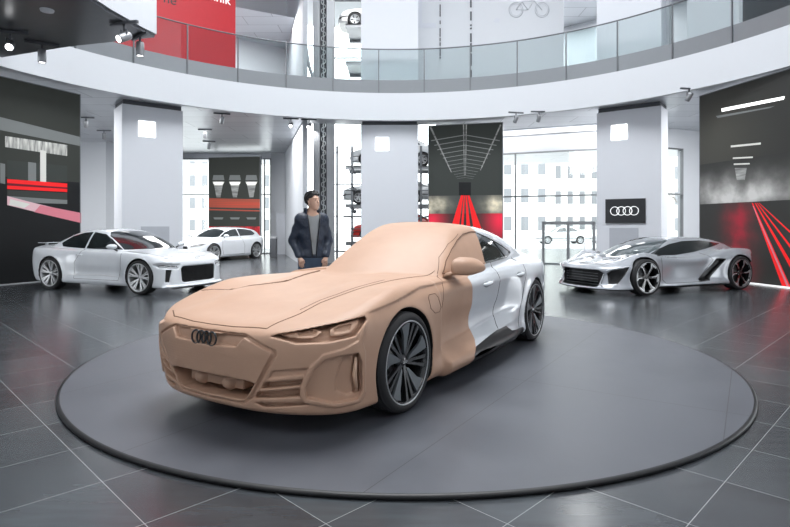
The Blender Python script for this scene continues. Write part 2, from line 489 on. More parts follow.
def wheel(root, r, w, rim_r, style, pos, mats, flip=False, detail=1):
    """outer face towards -y (car's left); pos = centre of the tyre"""
    n = 64 if detail else 32
    hw = w/2; rim = MB(); rr = rim_r
    rim.lathe([(rr+.004, -hw+.012), (rr+.010, -hw+.004), (rr-.004, -hw+.002), (rr-.012, -hw+.016), (rr-.022, -hw+.05), (rr-.03, hw-.03), (rr+.004, hw-.01)], n)
    o = rim.build('wheel', mats.get('rim', mats['lip']), root); o.location = pos
    if 'rim' in mats:
        rg = MB(); rg.lathe([(rr-.001, -hw+.004), (rr+.003, -hw-.001), (rr+.009, -hw), (rr+.010, -hw+.004)], n); rg.build('rim_ring', mats['lip'], o)
    if flip: o.rotation_euler = (0, 0, PI)
    t = MB(); pr = [(rr+.002, -hw+.03), (rr+.004, -hw+.008), (rr+.012, -hw), ((rr+r)/2, -hw-.006), (r-.022, -hw+.002), (r-.006, -hw+.014), (r-.001, -hw+.03)]
    for k in range(4):
        yy = -hw+.04+k*(w-.08)/3
        pr += [(r, yy-.012), (r, yy+.002), (r-.006, yy+.004), (r-.006, yy+.010), (r, yy+.012)] if detail else [(r, yy)]
    pr += [(r-.006, hw-.014), (r-.022, hw-.002), ((rr+r)/2, hw+.004), (rr+.004, hw-.008), (rr-.03, hw-.02)]
    t.lathe(pr, n, closed=False); t.build('tyre', M['tyre'], o)
    b = MB(); b.lathe([(0, hw-.05), (rr-.03, hw-.05), (rr-.03, hw-.04), (0, hw-.04)], n); b.build('wheel_backing', M['liner'], o)
    d = MB(); d.lathe([(0, .02), (rr*.66, .02), (rr*.66, .035), (0, .035)], n); d.lathe([(0, -.01), (rr*.32, -.01), (rr*.34, .02)], n); d.build('brake_disc', M['disc_steel'], o)
    yf = -hw+.012; yc = -hw+.045        # spoke face at the rim / at the hub
    def spoke(poly, th, m_, name, dy=0):
        f = lambda u, v: (u, yc+(yf-yc)*min(1, math.hypot(u, v)/rr)+dy, v)
        g = lambda u, v: (u, yc+(yf-yc)*min(1, math.hypot(u, v)/rr)+dy+th, v)
        mb = MB(); mb.prism(poly, f, g); mb.build(name, m_, o)
    def rot(poly, a): return [(u*math.cos(a)-v*math.sin(a), u*math.sin(a)+v*math.cos(a)) for u, v in poly]
    R0 = rr-.008
    if style == 'aero':
        for k in range(5):
            a = 2*PI*k/5+R(22)
            spoke(rot([(.055, -.013), (R0*.72, -.043), (R0*.97, -.052), (R0*.985, .0), (R0*.93, .058), (R0*.72, .026), (.07, .004)], a), .02, mats['blade'], 'aero_blade', -.004)
            for s_ in (0, 1):
                q = a+R(34)+s_*R(15)
                spoke(rot([(.03, -.012), (R0*.6, -.010-.004*s_), (R0, -.017), (R0, .014), (R0*.6, .008), (.03, .012)], q), .03, mats['spoke'], 'spoke')
    elif style == 'double':
        for k in range(mats.get('n', 5)):
            a = 2*PI*k/mats.get('n', 5)+R(10)
            for s_ in (-1, 1):
                q = a+s_*R(11)
                spoke(rot([(.03, -.012-.01*s_), (R0*.62, -.013), (R0, -.013-s_*.012), (R0, .013-s_*.012), (R0*.62, .013), (.03, .012-.01*s_)], q), .03, mats['spoke'], 'spoke')
                q = a+s_*R(19)
                spoke(rot([(R0*.3, -.003), (R0, -.006), (R0, .014), (R0*.3, .006)], q), .02, mats['spoke'], 'spoke')
    elif style == 'claw':
        for k in range(mats.get('n', 7)):
            a = 2*PI*k/mats.get('n', 7)
            spoke(rot([(.03, -.02), (R0*.7, -.028), (R0*.96, -.05), (R0, .03), (R0*.7, .02), (.03, .02)], a), .03, mats['blade'], 'spoke')
            spoke(rot([(R0*.42, .012), (R0*.75, .02), (R0*.9, .05), (R0, .07), (R0, .03), (R0*.8, .005), (R0*.45, .0)], a), .02, mats['spoke'], 'spoke_edge', -.006)
            spoke(rot([(R0*.88, -.10), (R0*.99, -.10), (R0*.99, .03), (R0*.9, .0)], a), .02, mats['spoke'], 'spoke_edge', -.006)
    hb = MB(); hb.lathe([(0, yc-.012), (.028, yc-.012), (.036, yc-.004), (.066, yc+.004), (.07, yc+.04)], 24); hb.build('hub_cap', mats['hub'], o)
    if detail:
        lu = MB()
        for k in range(5):
            a = 2*PI*k/5; lu.lathe([(0, yc-.004), (.009, yc-.004), (.010, yc+.02)], 10, c=(.05*math.cos(a), 0, .05*math.sin(a)))
        lu.build('wheel_bolt', M['chrome'], o)
    if style == 'aero':
        rings(o, (0, yc-.014, 0), .0085, .0125, .0016, M['rim_silver'], (1, 0, 0), (0, 0, 1), 'hub_emblem')
    return o

def liner_g(s, wells, yin):
    def g(V):
        ay = np.abs(V[:, 1]); out = np.full(len(V), 1e3)
        for wx, wz, ra in wells:
            r = np.sqrt((V[:, 0]-wx)**2+(V[:, 2]-wz)**2)-ra-.003
            # the well's skin: inside the arch radius, further in than the arch lip
            out = np.minimum(out, np.maximum(r, np.maximum(yin-.05-ay, 0)))
        return out
    return g
def band(g, lo):  # keep only on the left (-y) or right side
    return lambda V: np.maximum(g(V), (V[:, 1]+lo) if lo > 0 else (-V[:, 1]-(-lo)))
# ------------------------------------------------------------ the clay show car on the turntable
HH = .0095
def make_hero():
    XW1, XW2, ZW, RW = 1.0, 3.945, .36, .36
    S = dict(relax=1, L=5.0, Wm=1.0, H=1.42,
        W=[(.10, [(0, .80), (.5, .86), (1.5, .88), (3.2, .88), (4.4, .86), (5, .72)]),
           (.20, [(0, .86), (.6, .925), (1.5, .945), (2.2, .965), (3.1, .955), (3.9, .94), (4.5, .90), (5, .80)]),
           (.32, [(0, .88), (.6, .945), (1.0, .955), (1.5, .93), (2.1, .90), (3.0, .90), (3.5, .94), (3.9, .965), (4.4, .95), (5, .86)]),
           (.50, [(0, .885), (.6, .95), (1.0, .965), (1.45, .94), (2.0, .905), (2.8, .91), (3.5, .95), (3.9, .98), (4.4, .96), (5, .88)]),
           (.66, [(0, .87), (.6, .94), (1.0, .96), (1.4, .945), (2.0, .93), (2.8, .93), (3.5, .955), (3.9, .985), (4.4, .96), (5, .88)]),
           (.78, [(0, .84), (.6, .91), (1.0, .935), (1.5, .925), (2.0, .925), (2.8, .925), (3.5, .945), (3.9, .965), (4.4, .935), (5, .85)]),
           (.90, [(0, .76), (.6, .80), (1.0, .855), (1.5, .855), (2.0, .85), (2.8, .86), (3.5, .875), (3.9, .885), (4.4, .86), (5, .78)]),
           (1.0, [(0, .62), (1.0, .72), (1.6, .78), (2.8, .79), (3.5, .77), (4.2, .75), (5, .70)]),
           (1.2, [(0, .5), (1.6, .68), (3.5, .67), (5, .60)])],
        wheels_flare=[(XW1, ZW, .40, .008), (XW2, ZW, .40, .006)],
        Tc=[(0, .685), (.12, .712), (.3, .74), (.6, .80), (1.0, .865), (1.5, .93), (1.9, .96), (3, .96), (4.2, .985), (4.6, 1.01), (4.88, 1.01), (5, .93)],
        Te=[(0, .67), (.12, .695), (.3, .735), (.5, .785), (.75, .85), (1.0, .895), (1.3, .905), (1.7, .90), (2.3, .895), (3.0, .92), (3.7, .945), (4.2, .93), (4.7, .90), (5, .86)],
        ye=[(0, .80), (5, .80)], Tpow=2.6,
        dome=[(.42, .10, [(0, 0), (.3, .012), (1.0, .016), (1.6, .004), (2, 0), (5, 0)]), (.0, .2, [(0, 0), (.6, -.006), (1.4, -.006), (1.8, 0), (5, 0)])],
        nose=[(.08, .14), (.14, .065), (.20, .03), (.30, .01), (.45, -.015), (.58, -.03), (.64, -.022), (.68, -.0), (.72, .06), (.78, .2), (.9, .5)],
        nose_plan=[(0, 0), (.3, .015), (.5, .06), (.65, .13), (.78, .23), (.86, .34), (.91, .45), (.94, .6), (.98, 1.0)],
        tail=[(.08, .25), (.3, .10), (.6, .03), (.9, .05), (1.0, .03), (1.06, .06), (1.2, .3)],
        tail_plan=[(0, 0), (.4, .02), (.65, .10), (.8, .24), (.9, .5), (.98, 1.0)],
        floor=[(0, .165), (.4, .145), (.6, .14), (1.4, .11), (5, .13)], kfront=.035, kside=.05,
        gb=[(1.2, .70), (1.5, .78), (1.8, .80), (2.3, .805), (2.9, .80), (3.4, .775), (3.8, .73), (4.2, .66), (4.6, .58), (5, .5)],
        tum=[(.6, -.02), (.92, .0), (1.05, .055), (1.2, .14), (1.3, .215), (1.36, .27), (1.42, .34)],
        roof_f=[(0, .0), (1.2, .80), (1.5, .955), (1.7, 1.06), (1.9, 1.155), (2.1, 1.245), (2.3, 1.32), (2.5, 1.368), (2.75, 1.393), (3, 1.40), (5, 1.40)],
        roof_r=[(1, 1.40), (2.7, 1.40), (3.0, 1.390), (3.4, 1.355), (3.8, 1.285), (4.2, 1.19), (4.6, 1.06), (4.85, .99), (5, .93)],
        swf=.42, swr=.30, crown=.14, kg=.055, kj=.02, gcut=.25,
        wells=[(XW1, ZW, .392), (XW2, ZW, .378)], yin=.66)
    def wadd(x, z):
        sm = lambda a, b, v: np.clip((v-a)/(b-a), 0, 1)**2*(3-2*np.clip((v-a)/(b-a), 0, 1))
        u = sm(1.56, 1.62, x)*(1-sm(3.1, 3.5, x))
        zc = .348+.075*(x-1.68)
        lowr = np.clip((zc-z)/.11, 0, 1)
        q = np.clip((z-zc)/(.80-zc), 0, 1)
        zs = .768+.10*np.clip((x-.56)/.75, 0, 1)
        fade = sm(.50, .60, x)*(1-sm(1.75, 2.1, x)*.75)*(1-sm(2.6, 3.4, x))
        qs = np.clip((zs-z)/.30, 0, 9)
        crease = -.021*fade*np.exp(-qs*2.2)*sm(-.008, .014, zs-z)
        return crease+u*(.072*lowr-.034*np.sin(PI*q**.6)*(z > zc)-.016)
    S['Wadd'] = wadd
    ops = []
    K = .009
    mask = [(-.1, .664), (.34, .664), (.41, .640), (.558, .578), (.562, .55), (.37, .25), (.30, .212), (-.1, .205)]
    ops.append(('front', 'cut', 'B', mask, .016, K))
    ops.append(('front', 'add', 'B', [(-.1, .66), (.33, .652), (.40, .625), (.535, .570), (.538, .552), (.355, .262), (.29, .226), (-.1, .219)], .004, .008))
    ops.append(('front', 'cut', 'B', [(-.1, .654), (.345, .648), (.29, .585), (-.1, .572)], .035, K))
    ops.append(('front', 'cut', 'B', [(-.1, .377), (.33, .373), (.405, .358), (.325, .248), (.28, .238), (-.1, .234)], .14, K))
    for pl, dd in (([(.53, .448), (.735, .470), (.700, .428), (.50, .396)], .014), ([(.470, .372), (.70, .398), (.686, .362), (.437, .326)], .06),
                   ([(.413, .302), (.683, .342), (.68, .29), (.378, .258)], .06), ([(.385, .232), (.68, .252), (.71, .236), (.44, .205)], .04)):
        ops.append(('front', 'cut', 'B', pl, dd, K))
    ops.append(('diag', 'add', 'B', [(.76, .552), (.89, .575), (.985, .612), (1.02, .72), (1.045, .72), (1.012, .60), (1.030, .53), (1.032, .27), (1.0, .212), (.84, .204), (.645, .25), (.615, .30), (.622, .36), (.675, .475)], .012, K))
    ops.append(('diag', 'cut', 'B', [(.765, .518), (.885, .535), (.981, .535), (1.006, .473), (1.008, .28), (.978, .236), (.82, .234), (.658, .280), (.648, .335), (.70, .455)], .022, K))
    ops.append(('diag', 'cut', 'B', [(.884, .520), (.978, .520), (.990, .275), (.905, .268), (.842, .305), (.836, .385)], .045, K))
    ops.append(('diag', 'cut', 'B', [(.955, .522), (.985, .522), (.992, .275), (.955, .27)], .075, K))
    hl = [(.440, .660), (.490, .675), (.772, .716), (1.030, .750), (1.042, .728), (.963, .640), (.80, .622), (.591, .622), (.500, .646)]
    ops.append(('diag', 'cut', 'B', hl, .060, K))
    ops.append(('diag', 'add', 'B', [(.476, .668), (.70, .694), (.752, .680), (.715, .650), (.66, .642), (.563, .650)], -.026, .01))
    ops.append(('diag', 'cut', 'B', [(.60, .678), (.695, .686), (.725, .677), (.70, .660), (.61, .660)], .042, .01))
    ops.append(('diag', 'add', 'B', [(.80, .69), (.858, .712), (.993, .732), (.985, .70), (.943, .660), (.86, .648), (.80, .652)], -.024, .01))
    ops.append(('diag', 'cut', 'B', [(.825, .688), (.868, .702), (.94, .71), (.925, .675), (.87, .668), (.83, .670)], .042, .01))
    wcl = [(1.88, .925), (2.04, 1.03), (2.23, 1.125), (2.45, 1.21), (2.66, 1.262), (2.90, 1.283), (3.02, 1.28), (2.84, .968)]
    wbk = [(3.02, 1.28), (3.27, 1.225), (3.6, 1.13), (3.86, 1.045), (3.84, 1.02), (3.56, .992), (2.84, .968)]
    ops.append(('gside', 'cut', 'L', wcl[:7]+wbk[1:], .012, .006))
    ops.append(('top', 'cut', 'R', [(.45, 1.1), (.60, .80), (.655, .70), (.69, .54), (.85, .382), (1.06, .284), (1.30, .304), (1.7, .30), (1.7, 1.1)], .018, .01))
    S['ops'] = ops
    root = empty('clay_model_car')
    cs = CarShell(S, HH, split=(.93, .0062))
    print('hero verts', len(cs.V))
    wells = S['wells']
    cs.panel('wheel_arch_liner', lambda V: np.where(np.min([np.abs(np.sqrt((V[:, 0]-a)**2+(V[:, 2]-b)**2)-c) for a, b, c in wells], axis=0) < .05,
             np.maximum(np.min([np.sqrt((V[:, 0]-a)**2+(V[:, 2]-b)**2)-c for a, b, c in wells], axis=0)-.0035, .60-np.abs(V[:, 1])), 1.) , M['liner'], root)
    cs.panel('underbody', lambda V: np.maximum(V[:, 2]-.14+(V[:, 0] < .42)*.2, np.abs(V[:, 1])-.85), M['black'], root)
    # border between clay and painted body, a broken line at the front door
    gcb = inside([(-1, -1), (2.03, -1), (2.03, .215), (2.22, .31), (2.28, .60), (2.24, .80), (2.26, .87), (2.42, .893), (2.84, .962), (3.02, 1.28), (3.04, 2), (-1, 2)])
    wb = inside([(a, b) for a, b in wbk])
    dark = cs.panel('side_window', lambda V: np.maximum(wb(V), V[:, 1]+.3), M['glass_dark'], root)
    wc = inside(wcl)
    cs.panel('clay_side_window', lambda V: np.maximum(wc(V), V[:, 1]+.3), M['clay'], root)
    # clay half
    f = cs.take(gcb); Vc = cs.V; white = cs.F; cs.F = f
    gp = inside([(-.52, .545), (.52, .545), (.44, .40), (-.44, .40)], 1, 2)
    cs.panel('grille_panel', lambda V: np.maximum(np.maximum(gp(V), V[:, 0]-.2), V[:, 3]+.4), M['clay_grille'], root)
    hood = inside([(.040, 0), (.048, .2), (.088, .455), (.36, .49), (.567, .489), (.83, .536), (1.356, .623), (1.46, .6), (1.48, 0), (1.46, -.6), (1.356, -.623), (.83, -.536), (.567, -.489), (.36, -.49), (.088, -.455), (.048, -.2)], 0, 1)
    topz = lambda V: .64-V[:, 2]
    cs.panel('bonnet', lambda V: np.maximum(np.maximum(hood(V), topz(V)), .2-V[:, 5]), M['clay'], root)
    dp = [(1.78, .91), (1.68, .80), (1.61, .60), (1.60, .33), (1.70, .24), (2.5, .24), (2.5, .915), (1.88, .915)]
    dg = inside(dp)
    cs.panel('front_door', lambda V: np.maximum(dg(V), V[:, 1]+.6), M['clay'], root)
    body = shell('clay_body', cs.V, cs.F, M['clay'], root)
    cs.F = white
    sill = inside([(1.9, .05), (2.0, .24), (2.13, .265), (2.72, .318), (2.97, .322), (3.07, .262), (3.52, .225), (3.6, .05)])
    cs.panel('sill', lambda V: np.maximum(sill(V), .5-np.abs(V[:, 1])), M['black'], root)
    d1 = inside([(2.0, .2), (2.75, .2), (2.76, .36), (2.90, .60), (2.96, .965), (2.0, .965)])
    cs.panel('front_door', lambda V: np.maximum(d1(V), V[:, 1]+.6), M['white_paint'], root)
    d2 = inside([(2.75, .2), (3.30, .25), (3.47, .52), (3.53, .70), (3.72, .90), (3.78, .985), (2.96, .965), (2.90, .60), (2.76, .36)])
    cs.panel('rear_door', lambda V: np.maximum(d2(V), V[:, 1]+.6), M['white_paint'], root)
    rw = inside([(3.5, .40), (3.5, -.40), (4.5, -.38), (4.5, .38)], 0, 1)
    cs.panel('rear_window', lambda V: np.maximum(np.maximum(rw(V), .6-V[:, 5]), 1.07-V[:, 2]), M['glass_dark'], root)
    shell('painted_body', cs.V, cs.F, M['white_paint'], root)
    # seams
    sm = lambda pts, r=.0035, m=M['clay_gap'], ax='side', off=0., side=-1, name='groove': cs.seam(name, ax, pts, r, m, root, side, off=off)
    sm([(1.83, .92), (1.78, .90), (1.68, .80), (1.61, .60), (1.60, .36)], .003)
    sm(wcl[:7], .005); sm([(1.88, .925), (2.84, .968)], .005)
    sm([(1.84, .93), (2.02, 1.06), (2.25, 1.172), (2.55, 1.265)], .003)
    sm([(.19, .61), (.088, .455), (.048, .2), (.040, 0), (.048, -.2), (.088, -.455)], .0045, ax='top')
    sm([(.088, -.455), (.36, -.49), (.567, -.489), (.83, -.536), (1.356, -.623), (1.85, -.72)], .0035, ax='top')
    sm([(.41, -.445), (.608, -.455), (.753, -.484), (1.076, -.524), (1.3, -.55)], .0025, ax='top')
    sm([(.60, .80), (.655, .70), (.69, .54), (.85, .382), (1.06, .284), (1.30, .304), (1.52, .30)], .011, ax='top', off=.006)
    # charging flap
    a0 = [(1.37, .70), (1.37, .78), (1.40, .802), (1.50, .802), (1.53, .77), (1.55, .69), (1.52, .655), (1.44, .655)]
    sm(a0+[a0[0]], .003)
    # window frame and lines on the painted part
    sm([(2.96, .965), (2.90, .60), (2.76, .36), (2.755, .325)], .003, M['gap'], name='panel_gap')
    sm([(3.78, .985), (3.72, .90), (3.53, .70), (3.47, .52), (3.34, .25)], .003, M['gap'], name='panel_gap')
    sm([(3.86, 1.045), (3.84, 1.02), (3.56, .989), (2.84, .965)], .006, M['black'], name='window_seal')
    sm([(3.39, 1.165), (3.545, 1.0)], .008, M['black'], name='window_divider', off=.0)
    # handles
    for hx, hz in ((2.60, .782), (3.47, .812)):
        p, n = cs.hit('side', hx, hz)
        mb = MB(); y = p.y
        mb.tube([(hx-.10, y+.008, hz-.006), (hx-.07, y-.010, hz-.002), (hx-.02, y-.022, hz+.002), (hx+.04, y-.024, hz+.006), (hx+.09, y-.012, hz+.008), (hx+.11, y+.008, hz+.008)], [.008, .016, .02, .02, .016, .008], 10)
        hd = mb.build('door_handle', M['white_paint'], root); hd['label'] = 'white flush door handle'
        cs.patch('handle_recess', 'side', [(hx-.08+.075*math.cos(t)+.07, hz-.004+.03*math.sin(t)) for t in [2*PI*i/20 for i in range(20)]], M['rim_grey'], root, off=.0015)
    # mirror
    mroot = MB()
    mroot.prism([(1.83, .895), (1.90, .93), (2.05, .935), (2.0, .90)], lambda a, b: (a, -.80, b+.005), lambda a, b: (a+.06, -.93, b+.035), True)
    mo = mroot.build('mirror_foot', M['clay'], root)
    secs = []
    for t in np.linspace(0, 1, 13):
        yy = -.87-.225*t
        w_ = math.sqrt(max(0, 1-(2*t-1)**2*.96)) if t > .5 or True else 1
        w_ = (min(1, t/.12))**.5*(1-max(0, (t-.45)/.55)**2.2*.72)
        hh = .085*w_; ww = .12*w_; cx = 1.93+.13*t; cz = .992-.018*t
        ring = []
        for j in range(20):
            a = 2*PI*j/20; ca, sa = math.cos(a), math.sin(a)
            e = .62
            px_ = math.copysign(abs(ca)**e, ca)*ww*(.9 if ca > 0 else 1.2); pz_ = math.copysign(abs(sa)**.8, sa)*hh*(1 if sa > 0 else .72)
            ring.append((cx+px_, yy, cz+pz_+.10*(px_ if px_ < 0 else 0)))
        secs.append(ring)
    mm = MB(); vs = [p for r_ in secs for p in r_]; nr = len(secs)
    fs = [(i*20+j, i*20+(j+1) % 20, (i+1)*20+(j+1) % 20, (i+1)*20+j) for i in range(nr-1) for j in range(20)]
    fs += [tuple(range(20)), tuple(range((nr-1)*20, nr*20))]
    mm.add(vs, fs, True); mo = mm.build('mirror_housing', M['clay'], root)
    # sensors in the intake
    for yy in (-.125, .145):
        mb = MB(); mb.lathe([(0, -.03), (.028, -.028), (.034, -.014), (.038, -.012), (.04, 0), (.052, .004), (.055, .10)], 24, axis='x', c=(.07, yy, .318))
        mb.build('radar_sensor', M['clay'], root)
    mb = MB(); mb.box(.085, -.25, .28, .20, .27, .345); mb.build('sensor_bracket', M['clay'], root, bevel=.012)
    # emblem
    p, n = cs.hit('front', 0, .60)
    rings(root, (p.x-.028, .003, .612), .043, .051, .0065, M['black'], (0, 1, 0), (.08, 0, 1))
    # headlight inner forms
    for sd in (-1, 1):
        for k, (y0, z0, y1, z1, w_) in enumerate(((.50, .648, .66, .640, .018), (.62, .655, .80, .662, .02), (.70, .690, .84, .728, .012), (.56, .668, .70, .694, .010))):
            continue
            a, _ = cs.hit('front', sd*y0, z0); b, _ = cs.hit('front', sd*y1, z1)
            mb = MB(); mb.tube([a+Vector((-.01, 0, 0)), (a+b)/2+Vector((-.03, 0, 0)), b+Vector((-.01, 0, 0))], [w_*.5, w_, w_*.6], 6, sm=False)
            mb.build('headlight_element', M['clay_light'] if k % 2 else M['clay'], root)
        hlp = [(sd*a, b) for a, b in hl]
        # blade fin
        q0, _ = cs.hit('front', sd*.893, .505); q1, _ = cs.hit('front', sd*.885, .285)
        mb = MB(); mb.tube([q0+Vector((-.03, 0, 0)), q0.lerp(q1, .5)+Vector((-.05, 0, 0)), q1+Vector((-.03, 0, 0))], [.010, .016, .010], 6); mb.build('air_blade', M['clay_light'], root)
    wm = dict(rim=M['rim_black'], lip=M['rim_silver'], blade=M['rim_grey'], spoke=M['rim_black'], hub=M['rim_black'])
    for wx in (XW1, XW2):
        for sd in (-1, 1):
            wheel(root, RW, .26, .292, 'aero', (wx, sd*(.955-.13), RW), wm, flip=sd > 0)
    return root
# ------------------------------------------------------------ the other cars
def common_parts(cs, S, root, wells):
    cs.panel('wheel_arch_liner', lambda V: np.where(np.min([np.abs(np.sqrt((V[:, 0]-a)**2+(V[:, 2]-b)**2)-c) for a, b, c in wells], axis=0) < .05,
             np.maximum(np.min([np.sqrt((V[:, 0]-a)**2+(V[:, 2]-b)**2)-c for a, b, c in wells], axis=0)-.005, S['yin']-.06-np.abs(V[:, 1])), 1.), M['liner'], root)
def gl(cs, poly, ax, lim, extra=None):
    f = inside(poly, *ax)
    return lambda V: np.maximum(f(V), lim(V))
def mirror(root, x, z, y, m, side, s=1.):
    mb = MB(); secs = []
    for t in np.linspace(0, 1, 9):
        w = min(1, t/.15)**.5*(1-max(0, (t-.5)/.5)**2*.8)
        secs.append([(x+.03*t+.07*s*w*math.cos(a)*(.6 if math.cos(a) > 0 else 1.2), side*(y+.2*s*t), z+.055*s*w*math.sin(a)) for a in [2*PI*j/14 for j in range(14)]])
    vs = [p for r in secs for p in r]; n = len(secs)
    fs = [(i*14+j, i*14+(j+1) % 14, (i+1)*14+(j+1) % 14, (i+1)*14+j) for i in range(n-1) for j in range(14)]+[tuple(range(14)), tuple(range((n-1)*14, n*14))]
    mb.add(vs, fs, True); mb.build('mirror_housing', m, root)
    f = MB(); f.tube([(x+.05, side*(y-.12), z-.11), (x+.02, side*(y+.05), z-.03)], [.02, .015], 6); f.build('mirror_foot', M['black'], root)

def make_coupe():
    """white coupe with boxy flared wings: L 4.28, wheelbase 2.6"""
    A, B, RW = .83, 3.43, .345
    S = dict(L=4.28, Wm=.97, H=1.36, W=[
        (.12, [(0, .80), (.5, .86), (1.4, .84), (2.9, .84), (4.28, .80)]),
        (.22, [(0, .86), (.5, .92), (1.4, .89), (2.9, .89), (3.5, .92), (4.28, .86)]),
        (.40, [(0, .86), (.45, .925), (.83, .93), (1.25, .90), (1.5, .86), (2.6, .865), (2.95, .90), (3.43, .935), (4.28, .88)]),
        (.60, [(0, .86), (.45, .925), (.83, .93), (1.25, .90), (1.5, .875), (2.6, .88), (2.95, .91), (3.43, .935), (4.28, .88)]),
        (.74, [(0, .84), (.45, .90), (.83, .91), (1.3, .88), (1.6, .875), (2.6, .875), (3.0, .90), (3.43, .915), (4.28, .86)]),
        (.86, [(0, .78), (.45, .82), (1.3, .84), (2.6, .84), (3.43, .85), (4.28, .80)]),
        (1.05, [(0, .6), (1.3, .74), (3.4, .74), (4.28, .66)])],
        wheels_flare=[(A, RW, .38, .008), (B, RW, .38, .008)],
        Tc=[(0, .66), (.15, .70), (.5, .765), (1.0, .84), (1.45, .895), (2, .92), (3.3, .93), (3.9, .955), (4.15, .97), (4.28, .93)],
        Te=[(0, .66), (.15, .71), (.4, .765), (.8, .815), (1.3, .84), (2.2, .855), (3.2, .875), (3.8, .885), (4.2, .885), (4.28, .85)],
        ye=[(0, .8), (4.28, .8)], Tpow=2.5,
        nose=[(.1, .15), (.18, .10), (.4, .10), (.6, .11), (.66, .13), (.72, .20), (.85, .45)],
        nose_plan=[(0, 0), (.4, .02), (.6, .05), (.75, .11), (.85, .22), (.92, .38), (.96, .7)],
        tail=[(.1, .2), (.3, .05), (.6, .0), (.85, .03), (.96, .06), (1.1, .3)], tail_plan=[(0, 0), (.5, .02), (.75, .08), (.86, .22), (.93, .5)],
        floor=[(0, .15), (.5, .14), (4.28, .16)], kfront=.03, kside=.035,
        gb=[(1.0, .68), (1.3, .76), (2.0, .79), (2.8, .775), (3.3, .72), (3.8, .64), (4.28, .55)], tum=[(.6, -.02), (.86, 0), (1.0, .06), (1.15, .14), (1.25, .21), (1.36, .30)],
        roof_f=[(0, 0), (1.0, .76), (1.25, .885), (1.6, 1.08), (1.85, 1.20), (2.05, 1.275), (2.3, 1.315), (2.6, 1.33), (4.28, 1.33)],
        roof_r=[(1, 1.33), (2.4, 1.33), (2.75, 1.31), (3.1, 1.235), (3.5, 1.10), (3.8, .985), (4.1, .90), (4.28, .85)],
        swf=.25, swr=.2, crown=.10, kg=.05, kj=.015, wells=[(A, RW, .375), (B, RW, .375)], yin=.64)
    K = .015
    S['ops'] = [('front', 'cut', 'B', [(-.1, .555), (.44, .555), (.49, .50), (.46, .27), (.40, .235), (-.1, .235)], .07, K),
        ('front', 'cut', 'B', [(.50, .60), (.86, .63), (.90, .60), (.86, .545), (.55, .515)], .035, K),
        ('diag', 'cut', 'B', [(.66, .49), (.76, .50), (.77, .26), (.71, .26)], .05, K),
        ('top', 'cut', 'B', [(.42, -.1), (.42, .40), (.52, .42), (.56, -.1)], .03, K),
        ('front', 'add', 'B', [(-.1, .175), (.8, .185), (.85, .15), (-.1, .14)], .04, K)]
    root = empty('coupe'); cs = CarShell(S, .016)
    common_parts(cs, S, root, S['wells'])
    for sd, nm in ((1, 'R'), (-1, 'L')):
        f = inside([(1.47, .885), (1.85, 1.10), (2.08, 1.20), (2.45, 1.245), (2.47, .895)]); cs.panel('side_window', lambda V: np.maximum(f(V), .3-sd*V[:, 1]), M['glass_dark'], root)
        g = inside([(2.52, .895), (2.50, 1.245), (2.75, 1.23), (3.1, 1.15), (3.40, 1.00), (3.30, .925)]); cs.panel('side_window', lambda V: np.maximum(g(V), .3-sd*V[:, 1]), M['glass_dark'], root)
        d = inside([(1.36, .86), (1.36, .5), (1.42, .26), (2.72, .26), (2.70, .60), (2.52, .885)]); cs.panel('door', lambda V: np.maximum(d(V), .5-sd*V[:, 1]), M['white_paint'], root)
        cs.seam('panel_gap', 'side', [(1.36, .86), (1.36, .5), (1.42, .26), (2.72, .26), (2.70, .60), (2.50, .885)], .004, M['gap'], root, sd)
        cs.seam('body_crease', 'side', [(1.32, .33), (2.0, .36), (2.9, .33)], .008, M['rim_silver'], root, sd)
        p, n = cs.hit('side', 2.55, .76, sd); mb = MB(); mb.tube([(2.48, p.y, .76), (2.52, p.y+sd*.02, .76), (2.60, p.y+sd*.02, .765), (2.64, p.y, .765)], .011, 8); mb.build('door_handle', M['white_paint'], root)
        mirror(root, 1.52, .95, .86, M['white_paint'], sd)
        cs.patch('headlight', 'front', [(sd*.54, .535), (sd*.84, .56), (sd*.86, .585), (sd*.80, .595), (sd*.58, .575)], M['glass_dark'], root, off=.012, th=.03)
        cs.seam('light_strip', 'front', [(sd*.56, .540), (sd*.84, .562)], .007, M['lamp_white'], root, off=.02)
        for k in range(3): cs.seam('light_strip', 'front', [(sd*(.60+k*.09), .555), (sd*(.60+k*.09), .580)], .006, M['lamp_white'], root, off=.02)
    cs.panel('side_intake', lambda V: np.maximum(sdpoly([(.655, .495), (.765, .505), (.775, .255), (.705, .255)], .77*np.abs(V[:, 1])+.64*V[:, 0], V[:, 2]), V[:, 0]-.6), M['black'], root)
    ws = inside([(1.16, 0), (1.28, .45), (1.46, .70), (1.95, .62), (2.08, .50), (2.03, 0), (2.08, -.50), (1.95, -.62), (1.46, -.70), (1.28, -.45)], 0, 1)
    cs.panel('windscreen', lambda V: np.maximum(np.maximum(ws(V), .88-V[:, 2]), .3-V[:, 5]), M['glass_dark'], root)
    rw = inside([(2.95, .52), (3.75, .48), (3.75, -.48), (2.95, -.52)], 0, 1); cs.panel('rear_window', lambda V: np.maximum(np.maximum(rw(V), .95-V[:, 2]), .3-V[:, 5]), M['glass_dark'], root)
    shell('body', cs.V, cs.F, M['white_paint'], root)
    mb = MB()
    for k in range(13):
        z = .25+k*.0245; mb.box(.13, -.455, z, .15, .455, z+.007)
    for k in range(24):
        y = -.45+k*.039; mb.box(.13, y, .24, .15, y+.007, .55)
    mb.build('grille', M['black'], root)
    mb = MB(); mb.box(.155, -.47, .235, .16, .47, .56); mb.build('grille_backing', M['liner'], root)
    cs.patch('bonnet_slot', 'top', [(.43, -.38), (.43, .38), (.50, .40), (.53, 0), (.50, -.40)], M['black'], root, off=.004)
